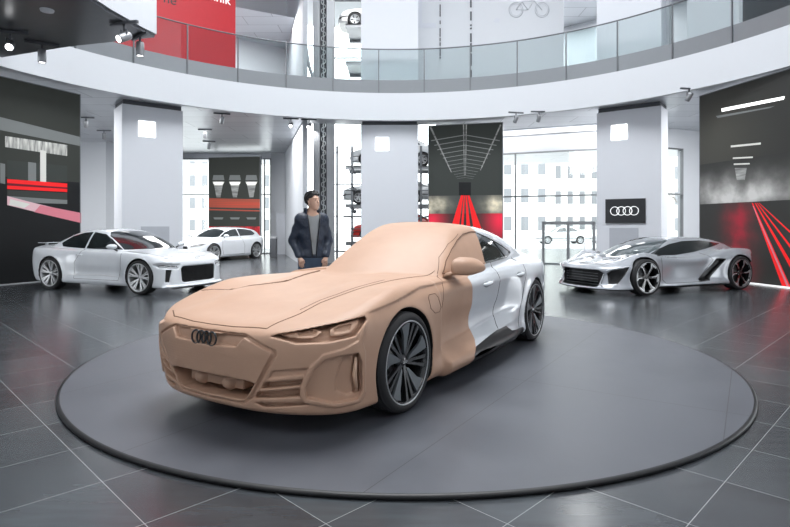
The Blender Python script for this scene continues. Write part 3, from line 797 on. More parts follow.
    p, n = cs.hit('top', .17, 0); rings(root, (p.x, 0, p.z+.012), .035, .045, .005, M['rim_silver'], (0, 1, 0), (.5, 0, 1))
    cs.seam('panel_gap', 'top', [(.30, -.72), (.26, -.5), (.24, 0), (.26, .5), (.30, .72)], .004, M['gap'], root)
    for sd in (-1, 1): cs.seam('panel_gap', 'top', [(.30, sd*.72), (.8, sd*.73), (1.35, sd*.72)], .004, M['gap'], root)
    sp = MB(); sp.box(4.02, -.62, .985, 4.24, .62, 1.0); sp.box(4.1, -.5, .93, 4.16, -.46, .985); sp.box(4.1, .46, .93, 4.16, .5, .985); sp.build('rear_spoiler', M['white_paint'], root, bevel=.008)
    li = MB(); li.box(.08, -.70, .12, .2, .70, .135); li.build('front_splitter', M['black'], root)
    wm = dict(rim=M['rim_silver'], lip=M['rim_silver'], blade=M['rim_silver'], spoke=M['rim_silver'], hub=M['rim_silver'])
    for wx in (A, B):
        for sd in (-1, 1): wheel(root, RW, .25, .275, 'double', (wx, sd*(.925-.125), RW), wm, flip=sd > 0)
    return root

def make_supercar():
    """low silver mid-engined show car: L 4.53, wheelbase 2.7, H 1.15"""
    A, B, RW = .95, 3.65, .36
    S = dict(L=4.55, Wm=1.02, H=1.18, W=[
        (.10, [(0, .90), (1.4, .88), (2.9, .88), (4.55, .85)]),
        (.18, [(0, .95), (.5, .98), (1.4, .93), (1.8, .97), (2.9, .97), (3.6, .96), (4.55, .90)]),
        (.30, [(0, .92), (.5, .97), (.95, .98), (1.4, .90), (1.9, .86), (2.6, .86), (3.1, .93), (3.65, .99), (4.55, .92)]),
        (.50, [(0, .88), (.5, .95), (.95, .98), (1.4, .90), (1.9, .84), (2.6, .84), (3.1, .92), (3.65, 1.0), (4.55, .93)]),
        (.68, [(0, .80), (.5, .91), (.95, .95), (1.5, .88), (2.0, .86), (2.7, .86), (3.1, .92), (3.65, .98), (4.55, .90)]),
        (.82, [(0, .70), (.5, .80), (.95, .86), (1.5, .82), (2.7, .82), (3.3, .88), (3.65, .90), (4.55, .80)]),
        (.95, [(0, .6), (1, .74), (2.7, .72), (3.65, .78), (4.55, .66)])],
        wheels_flare=[(A, RW, .39, .01), (B, RW, .39, .01)],
        Tc=[(0, .55), (.2, .60), (.6, .66), (1.1, .72), (1.6, .78), (3.2, .86), (3.8, .86), (4.4, .84), (4.55, .80)],
        Te=[(0, .48), (.2, .56), (.5, .70), (.8, .80), (1.0, .825), (1.3, .80), (1.7, .74), (2.3, .72), (2.9, .78), (3.4, .88), (3.75, .90), (4.2, .87), (4.55, .80)],
        ye=[(0, .75), (4.55, .78)], Tpow=2.6, dome=[(.3, .16, [(0, 0), (.3, .02), (1.1, .03), (1.5, 0), (4.55, 0)])],
        nose=[(.06, .06), (.12, -.02), (.25, .06), (.40, .08), (.50, .06), (.56, .10), (.65, .3), (.8, .6)],
        nose_plan=[(0, 0), (.4, .05), (.6, .12), (.78, .22), (.88, .36), (.94, .55), (.99, .9)],
        tail=[(.1, .5), (.3, .38), (.5, .30), (.8, .2), (.95, .26)], tail_plan=[(0, 0), (.5, .04), (.8, .14), (.93, .3)],
        floor=[(0, .11), (4.55, .12)], kfront=.03, kside=.05,
        gb=[(.6, .45), (1.0, .62), (1.4, .70), (2.0, .72), (2.6, .72), (3.2, .68), (3.8, .56), (4.4, .40)], tum=[(.5, -.08), (.7, 0), (.85, .08), (1.0, .18), (1.1, .27), (1.18, .36)],
        roof_f=[(0, 0), (.7, .58), (.95, .70), (1.3, .88), (1.6, 1.0), (1.9, 1.085), (2.2, 1.135), (2.5, 1.15), (4.55, 1.15)],
        roof_r=[(1, 1.15), (2.6, 1.15), (3.1, 1.13), (3.5, 1.09), (3.9, 1.01), (4.2, .92), (4.55, .80)],
        swf=.35, swr=.1, crown=.12, kg=.06, kj=.03, gz=.4, wells=[(A, RW, .395), (B, RW, .395)], yin=.66)
    K = .016
    S['ops'] = [('front', 'cut', 'B', [(-.1, .49), (.50, .49), (.60, .42), (.50, .17), (-.1, .165)], .12, K),
        ('diag', 'cut', 'B', [(.65, .43), (.72, .49), (1.03, .56), (.95, .40), (.84, .25), (.68, .24)], .06, K),
        ('side', 'cut', 'B', [(2.45, .24), (2.72, .25), (3.20, .66), (3.02, .67), (2.85, .50)], .09, K)]
    root = empty('supercar'); cs = CarShell(S, .016)
    common_parts(cs, S, root, S['wells'])
    for sd in (1, -1):
        f = inside([(1.30, .765), (1.60, .885), (2.0, .99), (2.45, 1.05), (3.0, 1.06), (3.74, .985), (3.2, .905), (2.6, .82), (2.0, .765)])
        cs.panel('side_window', lambda V: np.maximum(f(V), .3-sd*V[:, 1]), M['glass_dark'], root)
        b = inside([(2.42, .22), (2.74, .23), (3.24, .68), (2.98, .69), (2.82, .50)])
        cs.panel('side_blade_intake', lambda V: np.maximum(b(V), .5-sd*V[:, 1]), M['black'], root)
        sk = inside([(1.25, .05), (1.30, .165), (3.2, .165), (3.3, .05)])
        cs.panel('side_skirt', lambda V: np.maximum(sk(V), .5-sd*V[:, 1]), M['black'], root)
        cs.seam('panel_gap', 'side', [(1.42, .74), (1.42, .30), (1.5, .22), (2.5, .22), (2.9, .66), (2.75, .80)], .004, M['gap'], root, sd)
    ws = inside([(.80, 0), (.92, .35), (1.12, .60), (1.65, .60), (2.05, .46), (2.05, -.46), (1.65, -.60), (1.12, -.60), (.92, -.35)], 0, 1)
    cs.panel('windscreen', lambda V: np.maximum(np.maximum(ws(V), .70-V[:, 2]), .3-V[:, 5]), M['glass_grey'], root)
    gr = lambda V: np.maximum(inside([(-.50, .495), (.50, .495), (.61, .42), (.51, .16), (-.51, .16), (-.61, .42)], 1, 2)(V), V[:, 0]-.6)
    cs.panel('front_grille', gr, M['black'], root)
    def dg(V):
        u = .77*np.abs(V[:, 1])+.64*V[:, 0]
        return np.maximum(sdpoly([(.645, .435), (.715, .50), (1.045, .57), (.96, .40), (.845, .24), (.675, .23)], u, V[:, 2]), V[:, 0]-.75)
    cs.panel('headlight_intake', dg, M['black'], root)
    sp = lambda V: np.maximum(V[:, 2]-.135, V[:, 0]-.9)
    cs.panel('front_splitter', sp, M['black'], root)
    shell('body', cs.V, cs.F, M['pearl_paint'], root)
    mb = MB()
    for k in range(5): mb.box(.16, -.46, .20+k*.055, .18, .46, .207+k*.055)
    mb.build('grille_slat', M['rim_grey'], root)
    for sd in (-1, 1):
        cs.seam('light_strip', 'front', [(sd*.66, .50), (sd*.80, .54), (sd*.90, .575)], .012, M['lamp_white'], root, off=.03)
        cs.patch('bonnet_vent', 'top', [(.60, sd*.16), (.66, sd*.34), (.74, sd*.36), (.70, sd*.18)], M['black'], root, off=.003)
        cs.seam('inner_blade', 'front', [(sd*.60, .42), (sd*.55, .22), (sd*.62, .18)], .015, M['pearl_paint'], root, off=.02)
    cs.seam('panel_gap', 'top', [(.25, -.5), (.22, 0), (.25, .5)], .004, M['gap'], root)
    for sd in (-1, 1): cs.seam('panel_gap', 'top', [(.25, sd*.5), (.8, sd*.66), (1.2, sd*.62)], .004, M['gap'], root)
    p, n = cs.hit('top', .22, 0)
    if p: rings(root, (p.x, 0, p.z+.01), .03, .04, .004, M['rim_silver'], (0, 1, 0), (1, 0, .4))
    wm = dict(rim=M['rim_black'], lip=M['rim_silver'], blade=M['rim_black'], spoke=M['rim_silver'], hub=M['rim_black'], n=6)
    for wx in (A, B):
        for sd in (-1, 1): wheel(root, RW, .28, .295, 'claw', (wx, sd*(.985-.14), RW), wm, flip=sd > 0)
    return root

def make_hatch():
    """white low three-door hatchback"""
    A, B, RW = .85, 3.38, .34
    S = dict(L=4.15, Wm=.95, H=1.38, W=[
        (.12, [(0, .78), (1.4, .82), (4.15, .78)]), (.25, [(0, .82), (.5, .90), (1.4, .88), (2.9, .89), (4.15, .84)]),
        (.55, [(0, .82), (.5, .90), (.85, .91), (1.5, .885), (2.8, .89), (3.4, .92), (4.15, .86)]),
        (.75, [(0, .76), (.5, .86), (.85, .88), (1.5, .875), (2.8, .88), (3.4, .90), (4.15, .84)]),
        (.88, [(0, .66), (.85, .78), (1.5, .84), (2.8, .84), (3.4, .85), (4.15, .78)]), (1.1, [(0, .5), (1.5, .72), (4.15, .66)])],
        wheels_flare=[(A, RW, .37, .008), (B, RW, .37, .008)],
        Tc=[(0, .66), (.2, .74), (.6, .83), (1.0, .91), (1.3, .95), (4, .95), (4.15, .9)], Te=[(0, .60), (.2, .68), (.5, .76), (.9, .83), (1.3, .86), (3.0, .90), (4.0, .93), (4.15, .88)],
        ye=[(0, .78), (4.15, .8)], nose=[(.1, .08), (.2, .0), (.5, .0), (.65, .05), (.75, .2), (.9, .5)],
        nose_plan=[(0, 0), (.4, .04), (.65, .15), (.8, .32), (.88, .6), (.94, 1.)], tail=[(.1, .15), (.4, .02), (.7, .0), (.95, .06), (1.2, .2)], tail_plan=[(0, 0), (.5, .03), (.75, .14), (.88, .4)],
        floor=[(0, .15), (4.15, .16)], kfront=.04, kside=.05,
        gb=[(.8, .66), (1.3, .78), (2.2, .80), (3.0, .77), (3.7, .70), (4.15, .62)], tum=[(.6, -.02), (.88, 0), (1.05, .06), (1.2, .13), (1.3, .19), (1.38, .26)],
        roof_f=[(0, 0), (.8, .76), (1.1, .92), (1.5, 1.13), (1.8, 1.26), (2.1, 1.33), (2.4, 1.35), (4.15, 1.35)],
        roof_r=[(1, 1.35), (2.4, 1.35), (3.0, 1.325), (3.5, 1.26), (3.75, 1.19), (4.0, .98), (4.15, .85)],
        swf=.25, swr=.1, crown=.10, kg=.06, kj=.02, wells=[(A, RW, .37), (B, RW, .37)], yin=.62)
    S['ops'] = [('front', 'cut', 'B', [(-.1, .60), (.28, .60), (.33, .55), (.26, .22), (-.1, .22)], .05, .015)]
    root = empty('hatchback'); cs = CarShell(S, .02)
    common_parts(cs, S, root, S['wells'])
    for sd in (1, -1):
        f = inside([(1.35, .945), (1.70, 1.13), (2.0, 1.22), (2.35, 1.26), (2.40, .965)]); cs.panel('side_window', lambda V: np.maximum(f(V), .3-sd*V[:, 1]), M['glass_dark'], root)
        g = inside([(2.46, .967), (2.42, 1.26), (2.9, 1.25), (3.35, 1.19), (3.55, 1.05), (3.35, .99)]); cs.panel('side_window', lambda V: np.maximum(g(V), .3-sd*V[:, 1]), M['glass_dark'], root)
        cs.seam('panel_gap', 'side', [(1.35, .90), (1.30, .5), (1.38, .25), (2.62, .25), (2.62, .60), (2.46, .94)], .005, M['gap'], root, sd)
        mirror(root, 1.45, .99, .85, M['white_paint'], sd)
        cs.patch('headlight', 'front', [(sd*.42, .56), (sd*.74, .62), (sd*.84, .70), (sd*.74, .70), (sd*.46, .63)], M['glass_dark'], root, off=.008, th=.02)
        cs.seam('light_strip', 'front', [(sd*.44, .57), (sd*.76, .63)], .008, M['lamp_white'], root, off=.012)
        cs.patch('side_intake', 'front', [(sd*a, b) for a, b in ((.40, .40), (.74, .42), (.70, .28), (.42, .26))], M['black'], root, off=.004)
    ws = inside([(1.12, 0), (1.2, .45), (1.34, .66), (1.75, .60), (1.82, 0), (1.75, -.60), (1.34, -.66), (1.2, -.45)], 0, 1)
    cs.panel('windscreen', lambda V: np.maximum(np.maximum(ws(V), .92-V[:, 2]), .3-V[:, 5]), M['glass_dark'], root)
    cs.panel('grille', lambda V: np.maximum(inside([(-.29, .61), (.29, .61), (.34, .55), (.27, .21), (-.27, .21), (-.34, .55)], 1, 2)(V), V[:, 0]-.4), M['black'], root)
    shell('body', cs.V, cs.F, M['white_paint'], root)
    wm = dict(rim=M['rim_silver'], lip=M['rim_silver'], blade=M['rim_silver'], spoke=M['rim_silver'], hub=M['rim_silver'])
    for wx in (A, B):
        for sd in (-1, 1): wheel(root, RW, .23, .26, 'double', (wx, sd*(.905-.115), RW), wm, flip=sd > 0, detail=0)
    return root

def make_oldcar(paint, nm='parked_car'):
    """older rounded saloon for the glass lift"""
    A, B, RW = .80, 3.35, .31
    S = dict(L=4.3, Wm=.90, H=1.42, W=[(.15, [(0, .74), (2, .78), (4.3, .74)]), (.4, [(0, .80), (.6, .85), (3.5, .86), (4.3, .80)]), (.75, [(0, .76), (.6, .83), (3.5, .84), (4.3, .78)]), (.95, [(0, .6), (1.5, .74), (4.3, .7)])],
        wheels_flare=[(A, RW, .34, .01), (B, RW, .34, .01)], Tc=[(0, .66), (.3, .78), (1.2, .92), (3.4, .96), (4.0, .92), (4.3, .84)], Te=[(0, .62), (.3, .74), (1.2, .86), (3.4, .90), (4.3, .80)],
        ye=[(0, .7), (4.3, .7)], nose=[(.1, .1), (.25, .0), (.55, .0), (.7, .1), (.9, .4)], nose_plan=[(0, 0), (.5, .06), (.75, .2), (.86, .6)], tail=[(.1, .1), (.5, .0), (.8, .05), (1, .3)], tail_plan=[(0, 0), (.5, .05), (.75, .18), (.86, .5)],
        floor=[(0, .2), (4.3, .22)], gb=[(.8, .6), (1.4, .70), (3, .70), (3.8, .62), (4.3, .5)], tum=[(.6, 0), (.9, 0), (1.2, .10), (1.42, .22)],
        roof_f=[(0, 0), (1.1, .90), (1.7, 1.27), (2.0, 1.37), (2.3, 1.39), (4.3, 1.39)], roof_r=[(1, 1.39), (2.6, 1.39), (3.0, 1.34), (3.4, 1.18), (3.8, .95), (4.3, .7)],
        swf=.15, swr=.15, crown=.1, kg=.06, kj=.02, wells=[(A, RW, .335), (B, RW, .335)], yin=.6)
    root = empty(nm); cs = CarShell(S, .03)
    common_parts(cs, S, root, S['wells'])
    for sd in (1, -1):
        f = inside([(1.45, .97), (1.85, 1.25), (2.3, 1.30), (2.3, .98)]); cs.panel('side_window', lambda V: np.maximum(f(V), .3-sd*V[:, 1]), M['glass_dark'], root)
        g = inside([(2.36, .98), (2.36, 1.30), (2.85, 1.28), (3.30, .99)]); cs.panel('side_window', lambda V: np.maximum(g(V), .3-sd*V[:, 1]), M['glass_dark'], root)
        cs.patch('headlight', 'front', [(sd*.45, .52), (sd*.72, .52), (sd*.72, .66), (sd*.45, .66)], M['lamp_white'], root, off=.01, th=.02)
        cs.patch('tail_light', 'rear', [(sd*.48, .56), (sd*.76, .56), (sd*.76, .74), (sd*.48, .74)], M['lamp_red'], root, off=.012, th=.02)
        cs.seam('bumper_strip', 'side', [(.2, .45), (4.2, .45)], .02, M['black'], root, sd)
    cs.seam('bumper', 'front', [(-.75, .42), (.75, .42)], .04, M['black'], root); cs.seam('bumper', 'rear', [(-.75, .42), (.75, .42)], .04, M['black'], root)
    ws = inside([(1.12, .55), (1.75, .5), (1.75, -.5), (1.12, -.55)], 0, 1)
    cs.panel('windscreen', lambda V: np.maximum(np.maximum(ws(V), .95-V[:, 2]), .3-V[:, 5]), M['glass_dark'], root)
    cs.panel('rear_window', lambda V: np.maximum(np.maximum(inside([(3.0, .5), (3.7, .45), (3.7, -.45), (3.0, -.5)], 0, 1)(V), .99-V[:, 2]), .2-V[:, 5]), M['glass_dark'], root)
    shell('body', cs.V, cs.F, paint, root)
    wm = dict(rim=M['rim_silver'], lip=M['rim_silver'], blade=M['rim_silver'], spoke=M['rim_silver'], hub=M['rim_silver'])
    for wx in (A, B):
        for sd in (-1, 1): wheel(root, RW, .2, .2, 'double', (wx, sd*(.85-.10), RW), wm, flip=sd > 0, detail=0)
    return root
# ------------------------------------------------------------ the visitor
def make_person():
    def cone(P, a, b, r1, r2):
        a = np.array(a); b = np.array(b); pa = P-a; ba = b-a
        h = np.clip((pa@ba)/(ba@ba), 0, 1)
        return np.linalg.norm(pa-h[..., None]*ba, axis=-1)-(r1+(r2-r1)*h)
    def ell(P, c, r): return (np.linalg.norm((P-np.array(c))/np.array(r), axis=-1)-1)*min(r)
    def uni(ds, k):
        o = ds[0]
        for d in ds[1:]: o = smin(o, d, k)
        return o
    def grid(lo, hi, h):
        ax = [np.arange(lo[i], hi[i], h) for i in range(3)]
        return np.stack(np.meshgrid(*ax, indexing='ij'), -1), lo
    def mesh(name, fn, lo, hi, h, m, parent, relax=1, cut=None, disp=None):
        P, o = grid(lo, hi, h); V, Q = surface_nets(fn(P).astype(np.float32), o, h); N = vnormals(V, Q)
        V = np.concatenate([V, N], 1)
        if cut is not None:
            V, a, b = clip(V, Q, cut(V)); Q = a
        return shell(name, V, Q, m, parent)
    M['skin'] = mat('skin', (.60, .38, .28), .5, vary=.05); M['hair'] = mat('hair', (.012, .010, .009), .45, bump=(60, .6, .004))
    M['jacket'] = mat('navy_jacket', (.012, .021, .042), .5, bump=(14, .9, .02)); M['shirt'] = mat('grey_shirt', (.30, .32, .33), .85, bump=(40, .4, .004))
    M['jeans'] = mat('blue_jeans', (.06, .09, .14), .85, bump=(25, .5, .006)); M['shoe'] = mat('shoe_leather', (.03, .03, .03), .5)
    root = empty('person')
    sh = [(s*.150, .0, 1.425) for s in (-1, 1)]
    el = [(-.245, .06, 1.165), (.240, .05, 1.165)]; wr = [(-.185, -.095, .965), (.180, -.09, .965)]
    hd = [(-.165, -.125, .905), (.165, -.12, .905)]
    hips = [(s*.09, .0, .93) for s in (-1, 1)]; kn = [(-.105, -.02, .50), (.11, -.015, .50)]; an = [(-.11, .02, .09), (.125, .02, .09)]
    ha = R(32)                                    # the head is turned towards the car
    def headspace(P):
        q = P-np.array((.012, -.02, 1.655)); c, s = math.cos(-ha), math.sin(-ha)
        x, y = q[..., 0]*c-q[..., 1]*s, q[..., 0]*s+q[..., 1]*c
        t = R(8); y2, z2 = y*math.cos(t)-q[..., 2]*math.sin(t), y*math.sin(t)+q[..., 2]*math.cos(t)
        return np.stack([x, y2, z2], -1)
    def head(P):
        q = headspace(P); sx = q*np.array((1, 1, 1))
        ax = q.copy(); ax[..., 0] = np.abs(ax[..., 0])
        d = uni([ell(q, (0, .012, .030), (.076, .096, .088)), ell(q, (0, -.028, -.025), (.060, .066, .085)), cone(q, (0, -.062, -.088), (0, -.05, -.06), .024, .04)], .04)
        d = smin(d, cone(q, (0, -.092, .010), (0, -.112, -.028), .008, .014), .014)          # nose
        d = smin(d, cone(ax, (.0, -.088, .024), (.045, -.078, .026), .010, .010), .014)       # brow
        d = smax(d, -ell(ax, (.031, -.103, .006), (.016, .016, .010)), .012)                   # eye sockets
        d = smin(d, ell(ax, (.031, -.082, .005), (.013, .011, .010)), .004)                    # eyeballs
        d = smin(d, cone(ax, (.0, -.097, -.054), (.018, -.090, -.054), .007, .005), .008)      # lips
        d = smax(d, -cone(ax, (.0, -.106, -.0535), (.02, -.097, -.0535), .0025, .002), .004)
        d = smin(d, cone(ax, (.076, .008, .018), (.074, .002, -.022), .013, .009), .01)        # ears
        return d
    def arms(P, g): return uni([x for i in (0, 1) for x in (cone(P, sh[i], el[i], .058+g, .046+g), cone(P, el[i], wr[i], .045+g, .030+g*.9))], .03)
    def torso(P, g):
        return uni([ell(P, (0, .0, 1.30), (.155+g, .11+g, .20+g)), ell(P, (0, .0, 1.08), (.138+g, .10+g, .20+g)), ell(P, (0, .0, .95), (.150+g, .11+g, .12+g)), cone(P, sh[0], sh[1], .055+g, .055+g)], .09)
    def legs(P, g): return uni([x for i in (0, 1) for x in (cone(P, hips[i], kn[i], .085+g, .058+g), cone(P, kn[i], an[i], .056+g, .038+g))], .03)
    def hand(P):
        ds = []
        for i in (0, 1):
            w = np.array(wr[i]); h = np.array(hd[i]); ds.append(cone(P, w, h, .026, .030))
            sx = 1 if i else -1
            for k, (L, r) in enumerate(((.060, .0085), (.068, .009), (.064, .0085), (.050, .0075))):
                b = h+np.array((sx*(-.030+.019*k), -.004, -.015)); mdl = b+np.array((sx*-.004, .004, -L*.55)); ds += [cone(P, b, mdl, r, r*.95), cone(P, mdl, mdl+np.array((-sx*.006, .014, -L*.42)), r*.95, r*.8)]
            tb = (w+h)/2+np.array((-sx*.022, -.010, 0)); ds += [cone(P, tb, tb+np.array((-sx*.026, -.012, -.022)), .011, .010), cone(P, tb+np.array((-sx*.026, -.012, -.022)), tb+np.array((-sx*.034, -.010, -.050)), .010, .008)]
        return uni(ds, .004)
    def body(P):
        d = uni([torso(P, 0), arms(P, 0), legs(P, 0)], .04)
        d = smin(d, cone(P, (0, .01, 1.46), (.008, -.005, 1.60), .062, .056), .04)
        d = smin(d, head(P), .02); d = smin(d, hand(P), .006)
        ft = uni([cone(P, (an[i][0], .03, .06), (an[i][0]*1.15, -.14, .04), .035, .03) for i in (0, 1)], .02)
        return smin(d, ft, .02)
    mesh('body', body, (-.36, -.22, .0), (.36, .18, 1.80), .0065, M['skin'], root)
    def shirt(P): return smax(torso(P, .001), np.maximum(P[..., 2]-1.50, .89-P[..., 2]), .01)
    mesh('shirt', shirt, (-.30, -.2, .85), (.30, .2, 1.56), .012, M['shirt'], root)
    def jacket(P):
        fold = .006*np.sin(P[..., 2]*52+P[..., 0]*18)*np.sin(P[..., 0]*23+1.3)+.005*np.sin(P[..., 2]*31-P[..., 1]*30)
        d = uni([torso(P, .018), arms(P, .016)], .035)
        d = smin(d, uni([cone(P, (s*.03, .02, 1.50), (s*.055, -.01, 1.555), .072, .060) for s in (-1, 1)], .03), .03)   # collar
        d = d-fold*.5
        d = smax(d, np.maximum(P[..., 2]-1.575, .945-P[..., 2]), .012)
        # cuffs end at the wrists
        op = .022+.060*np.clip((P[..., 2]-1.0)/.5, 0, 1)
        front = np.maximum(np.abs(P[..., 0]-.012)-op, P[..., 1]-.03)       # the open front
        d = smax(d, -front, .012)
        neck = cone(P, (0, -.03, 1.46), (.0, -.02, 1.70), .062, .085); d = smax(d, -neck, .012)
        hol = np.maximum(-uni([ell(P, (0, 0, 1.1), (.12, .06, .2))], .01), -1.)
        return d
    mesh('jacket', jacket, (-.46, -.26, .86), (.46, .24, 1.64), .010, M['jacket'], root)
    for s in (-1, 1):
        z = MB(); z.tube([(.012+s*.026, -.140, .96), (.012+s*.045, -.150, 1.15), (.012+s*.072, -.142, 1.36), (.012+s*.085, -.10, 1.49)], .006, 6); z.build('jacket_zip', M['black'], root)
    hm = MB(); hm.lathe([(.160, .945), (.170, .95), (.172, .985), (.164, .99)], 32, axis='z'); 
    hm.v = [(x, y*.78, z) for x, y, z in hm.v]; hm.build('jacket_hem', M['jacket'], root)
    mesh('jeans', lambda P: smax(uni([legs(P, .016), ell(P, (0, 0, .95), (.160, .124, .15))], .03), np.maximum(P[..., 2]-1.03, .07-P[..., 2]), .01), (-.26, -.2, .02), (.26, .2, 1.1), .012, M['jeans'], root)
    for i in (0, 1):
        mesh('shoe', lambda P: smax(uni([cone(P, (an[i][0], .045, .05), (an[i][0]*1.2, -.15, .035), .045, .038), cone(P, (an[i][0], .02, .05), (an[i][0], .02, .10), .045, .045)], .03), .003-P[..., 2], .005), (-.3, -.26, -.03), (.3, .14, .18), .012, M['shoe'], root)
    def hair(P):
        q = headspace(P)
        d = ell(q, (0, .022, .045), (.092, .106, .098)); d = smin(d, cone(q, (-.045, -.040, .098), (.05, -.045, .090), .032, .026), .03)
        d = d-.006*np.sin(q[..., 0]*110+q[..., 1]*60)-.004*np.sin(q[..., 2]*90+q[..., 1]*70)
        face = np.maximum(q[..., 1]+.040-.25*np.abs(q[..., 0]), q[..., 2]-.045-.30*q[..., 0]); d = smax(d, -face, .01)
        low = -.060-q[..., 2]; d = smax(d, low, .01)
        side = np.maximum(np.maximum(q[..., 1]+.008, q[..., 2]-.035), -.2); return smax(d, -side, .008)
    mesh('hair', hair, (-.14, -.18, 1.54), (.16, .16, 1.84), .007, M['hair'], root)
    def hp(x, y, z):       # a point of the face in body space
        t = R(-8); y, z = y*math.cos(t)-z*math.sin(t), y*math.sin(t)+z*math.cos(t)
        c, s = math.cos(ha), math.sin(ha); return (x*c-y*s+.012, x*s+y*c-.02, z+1.655)
    for s in (-1, 1):
        e = MB(); e.tube([hp(s*.018, -.094, .027), hp(s*.034, -.092, .031), hp(s*.050, -.082, .027)], .0035, 6); e.build('eyebrow', M['hair'], root)
        e = MB(); e.lathe([(0, -.004), (.006, -.003), (.007, 0)], 10, c=(0, 0, 0)); ob = e.build('iris', M['hair'], root); ob.location = hp(s*.031, -.0925, .004)
    tag(root, 'person in navy jacket and grey shirt standing behind the clay car, hands at pockets', 'person')
    return root
# ------------------------------------------------------------ the hall
EYE = 1.374; FPX = 550.0; CY = 9.2; RR = 9.16      # eye height, focal length in pixels, centre and radius of the rotunda
RSKY = 5.2; CEIL = 4.95; UPF = 5.81; TOP = 9.6
def at(px, Y): return ((px-395)/FPX*Y, Y)                       # a point of the plan, from its bearing and depth
def ringpt(px, r):                                              # where a bearing meets a circle about the rotunda's centre
    t = (px-395)/FPX; a = 1+t*t; b = -2*CY; c = CY*CY-r*r
    Y = (-b+math.sqrt(b*b-4*a*c))/(2*a); return (t*Y, Y)
def pol(r, deg): return (r*math.sin(R(deg)), CY+r*math.cos(R(deg)))
def hgt(py, Y): return EYE+(226-py)*Y/FPX

M['wall_white'] = mat('wall_white', (.57, .59, .62), .75, bump=(120, .05, .001), vary=.01)
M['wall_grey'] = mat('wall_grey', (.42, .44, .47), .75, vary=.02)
M['pillar'] = mat('pillar_plaster', (.62, .64, .68), .7, vary=.012)
M['fascia'] = mat('fascia_white', (.60, .62, .65), .6, vary=.01)
M['steel'] = mat('steel_grey', (.36, .37, .385), .4, metal=.7)
M['steel_dark'] = mat('steel_dark', (.09, .095, .105), .45, metal=.5)
M['frame'] = mat('window_frame', (.20, .21, .22), .5, metal=.3)
M['strip'] = mat('steel_panel', (.23, .245, .26), .38, metal=.45, vary=.03)
M['rail'] = mat('rail_steel', (.16, .17, .18), .4, metal=.5)
M['glow'] = mat('light_box', (1, 1, 1), .5, emit=((1, 1, 1), 2.4))
M['bulb'] = mat('spot_bulb', (1, 1, 1), .4, emit=((1, 1, 1), 9.))
M['red_banner'] = mat('red_banner', (.52, .012, .022), .45, vary=.06)
M['door_grey'] = mat('door_grey', (.40, .42, .46), .6)
M['plinth_black'] = mat('turntable_edge', (.01, .01, .011), .5)
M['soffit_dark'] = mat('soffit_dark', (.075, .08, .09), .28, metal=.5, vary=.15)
M['paving'] = mat('paving', (.55, .55, .54), .9)
M['facade'] = mat('facade_pale', (.62, .62, .60), .9); M['facade_win'] = mat('facade_window', (.16, .17, .18), .5)
M['bark'] = mat('bark', (.14, .12, .10), .9); M['sign_black'] = mat('sign_black', (.02, .021, .023), .3); M['sign_white'] = mat('sign_white', (.9, .9, .9), .4, emit=((1, 1, 1), .5))

def nodes(m):
    nt = m.node_tree
    def N(t, **k):
        n = nt.nodes.new(t)
        for a, b in k.items(): setattr(n, a, b)
        return n
    def mth(op, a, b=None, c=None):
        n = N('ShaderNodeMath', operation=op)
        for i, v in enumerate((a, b, c)):
            if v is None: continue
            if isinstance(v, (int, float)): n.inputs[i].default_value = v
            else: nt.links.new(v, n.inputs[i])
        return n.outputs[0]
    return nt, N, mth
def tile_floor():
    m = mat('slate_floor', (.06, .066, .076), .2, spec=.75); nt, N, mth = nodes(m); b = nt.nodes['Principled BSDF']
    tc = N('ShaderNodeTexCoord'); sp = N('ShaderNodeSeparateXYZ'); nt.links.new(tc.outputs['Object'], sp.inputs[0])
    P = .837
    u = mth('DIVIDE', mth('SUBTRACT', mth('ADD', sp.outputs[0], sp.outputs[1]), .545), P)
    v = mth('DIVIDE', mth('SUBTRACT', mth('SUBTRACT', sp.outputs[1], sp.outputs[0]), .345), P)
    def line(w, hw):
        f = mth('FRACT', w); d = mth('MINIMUM', f, mth('SUBTRACT', 1., f)); return mth('LESS_THAN', d, hw)
    ln = mth('MAXIMUM', line(u, .0034), line(v, .0034))
    cb = N('ShaderNodeCombineXYZ'); nt.links.new(mth('FLOOR', u), cb.inputs[0]); nt.links.new(mth('FLOOR', v), cb.inputs[1])
    wn = N('ShaderNodeTexWhiteNoise'); nt.links.new(cb.outputs[0], wn.inputs['Vector'])
    mp = N('ShaderNodeMapping'); mp.inputs['Rotation'].default_value = (0, 0, R(45)); mp.inputs['Scale'].default_value = (1.2, 7, 1); nt.links.new(tc.outputs['Object'], mp.inputs['Vector'])
    ns = N('ShaderNodeTexNoise'); ns.inputs['Scale'].default_value = 2.2; ns.inputs['Detail'].default_value = 8; nt.links.new(mp.outputs[0], ns.inputs['Vector'])
    base = mth('ADD', mth('MULTIPLY', wn.outputs['Value'], .35), mth('MULTIPLY', ns.outputs['Fac'], .65))
    rp = N('ShaderNodeValToRGB'); nt.links.new(base, rp.inputs[0])
    rp.color_ramp.elements[0].position = .1; rp.color_ramp.elements[0].color = (.030, .029, .033, 1); rp.color_ramp.elements[1].position = .95; rp.color_ramp.elements[1].color = (.072, .084, .092, 1)
    mx = N('ShaderNodeMix', data_type='RGBA'); nt.links.new(ln, mx.inputs['Factor']); nt.links.new(rp.outputs[0], mx.inputs['A']); mx.inputs['B'].default_value = (.26, .27, .27, 1)
    nt.links.new(mx.outputs['Result'], b.inputs['Base Color'])
    nt.links.new(mth('ADD', mth('MULTIPLY', ns.outputs['Fac'], .10), .15), b.inputs['Roughness'])
    bp = N('ShaderNodeBump'); bp.inputs['Strength'].default_value = .05; bp.inputs['Distance'].default_value = .002; nt.links.new(ns.outputs['Fac'], bp.inputs['Height']); nt.links.new(bp.outputs[0], b.inputs['Normal'])
    return m
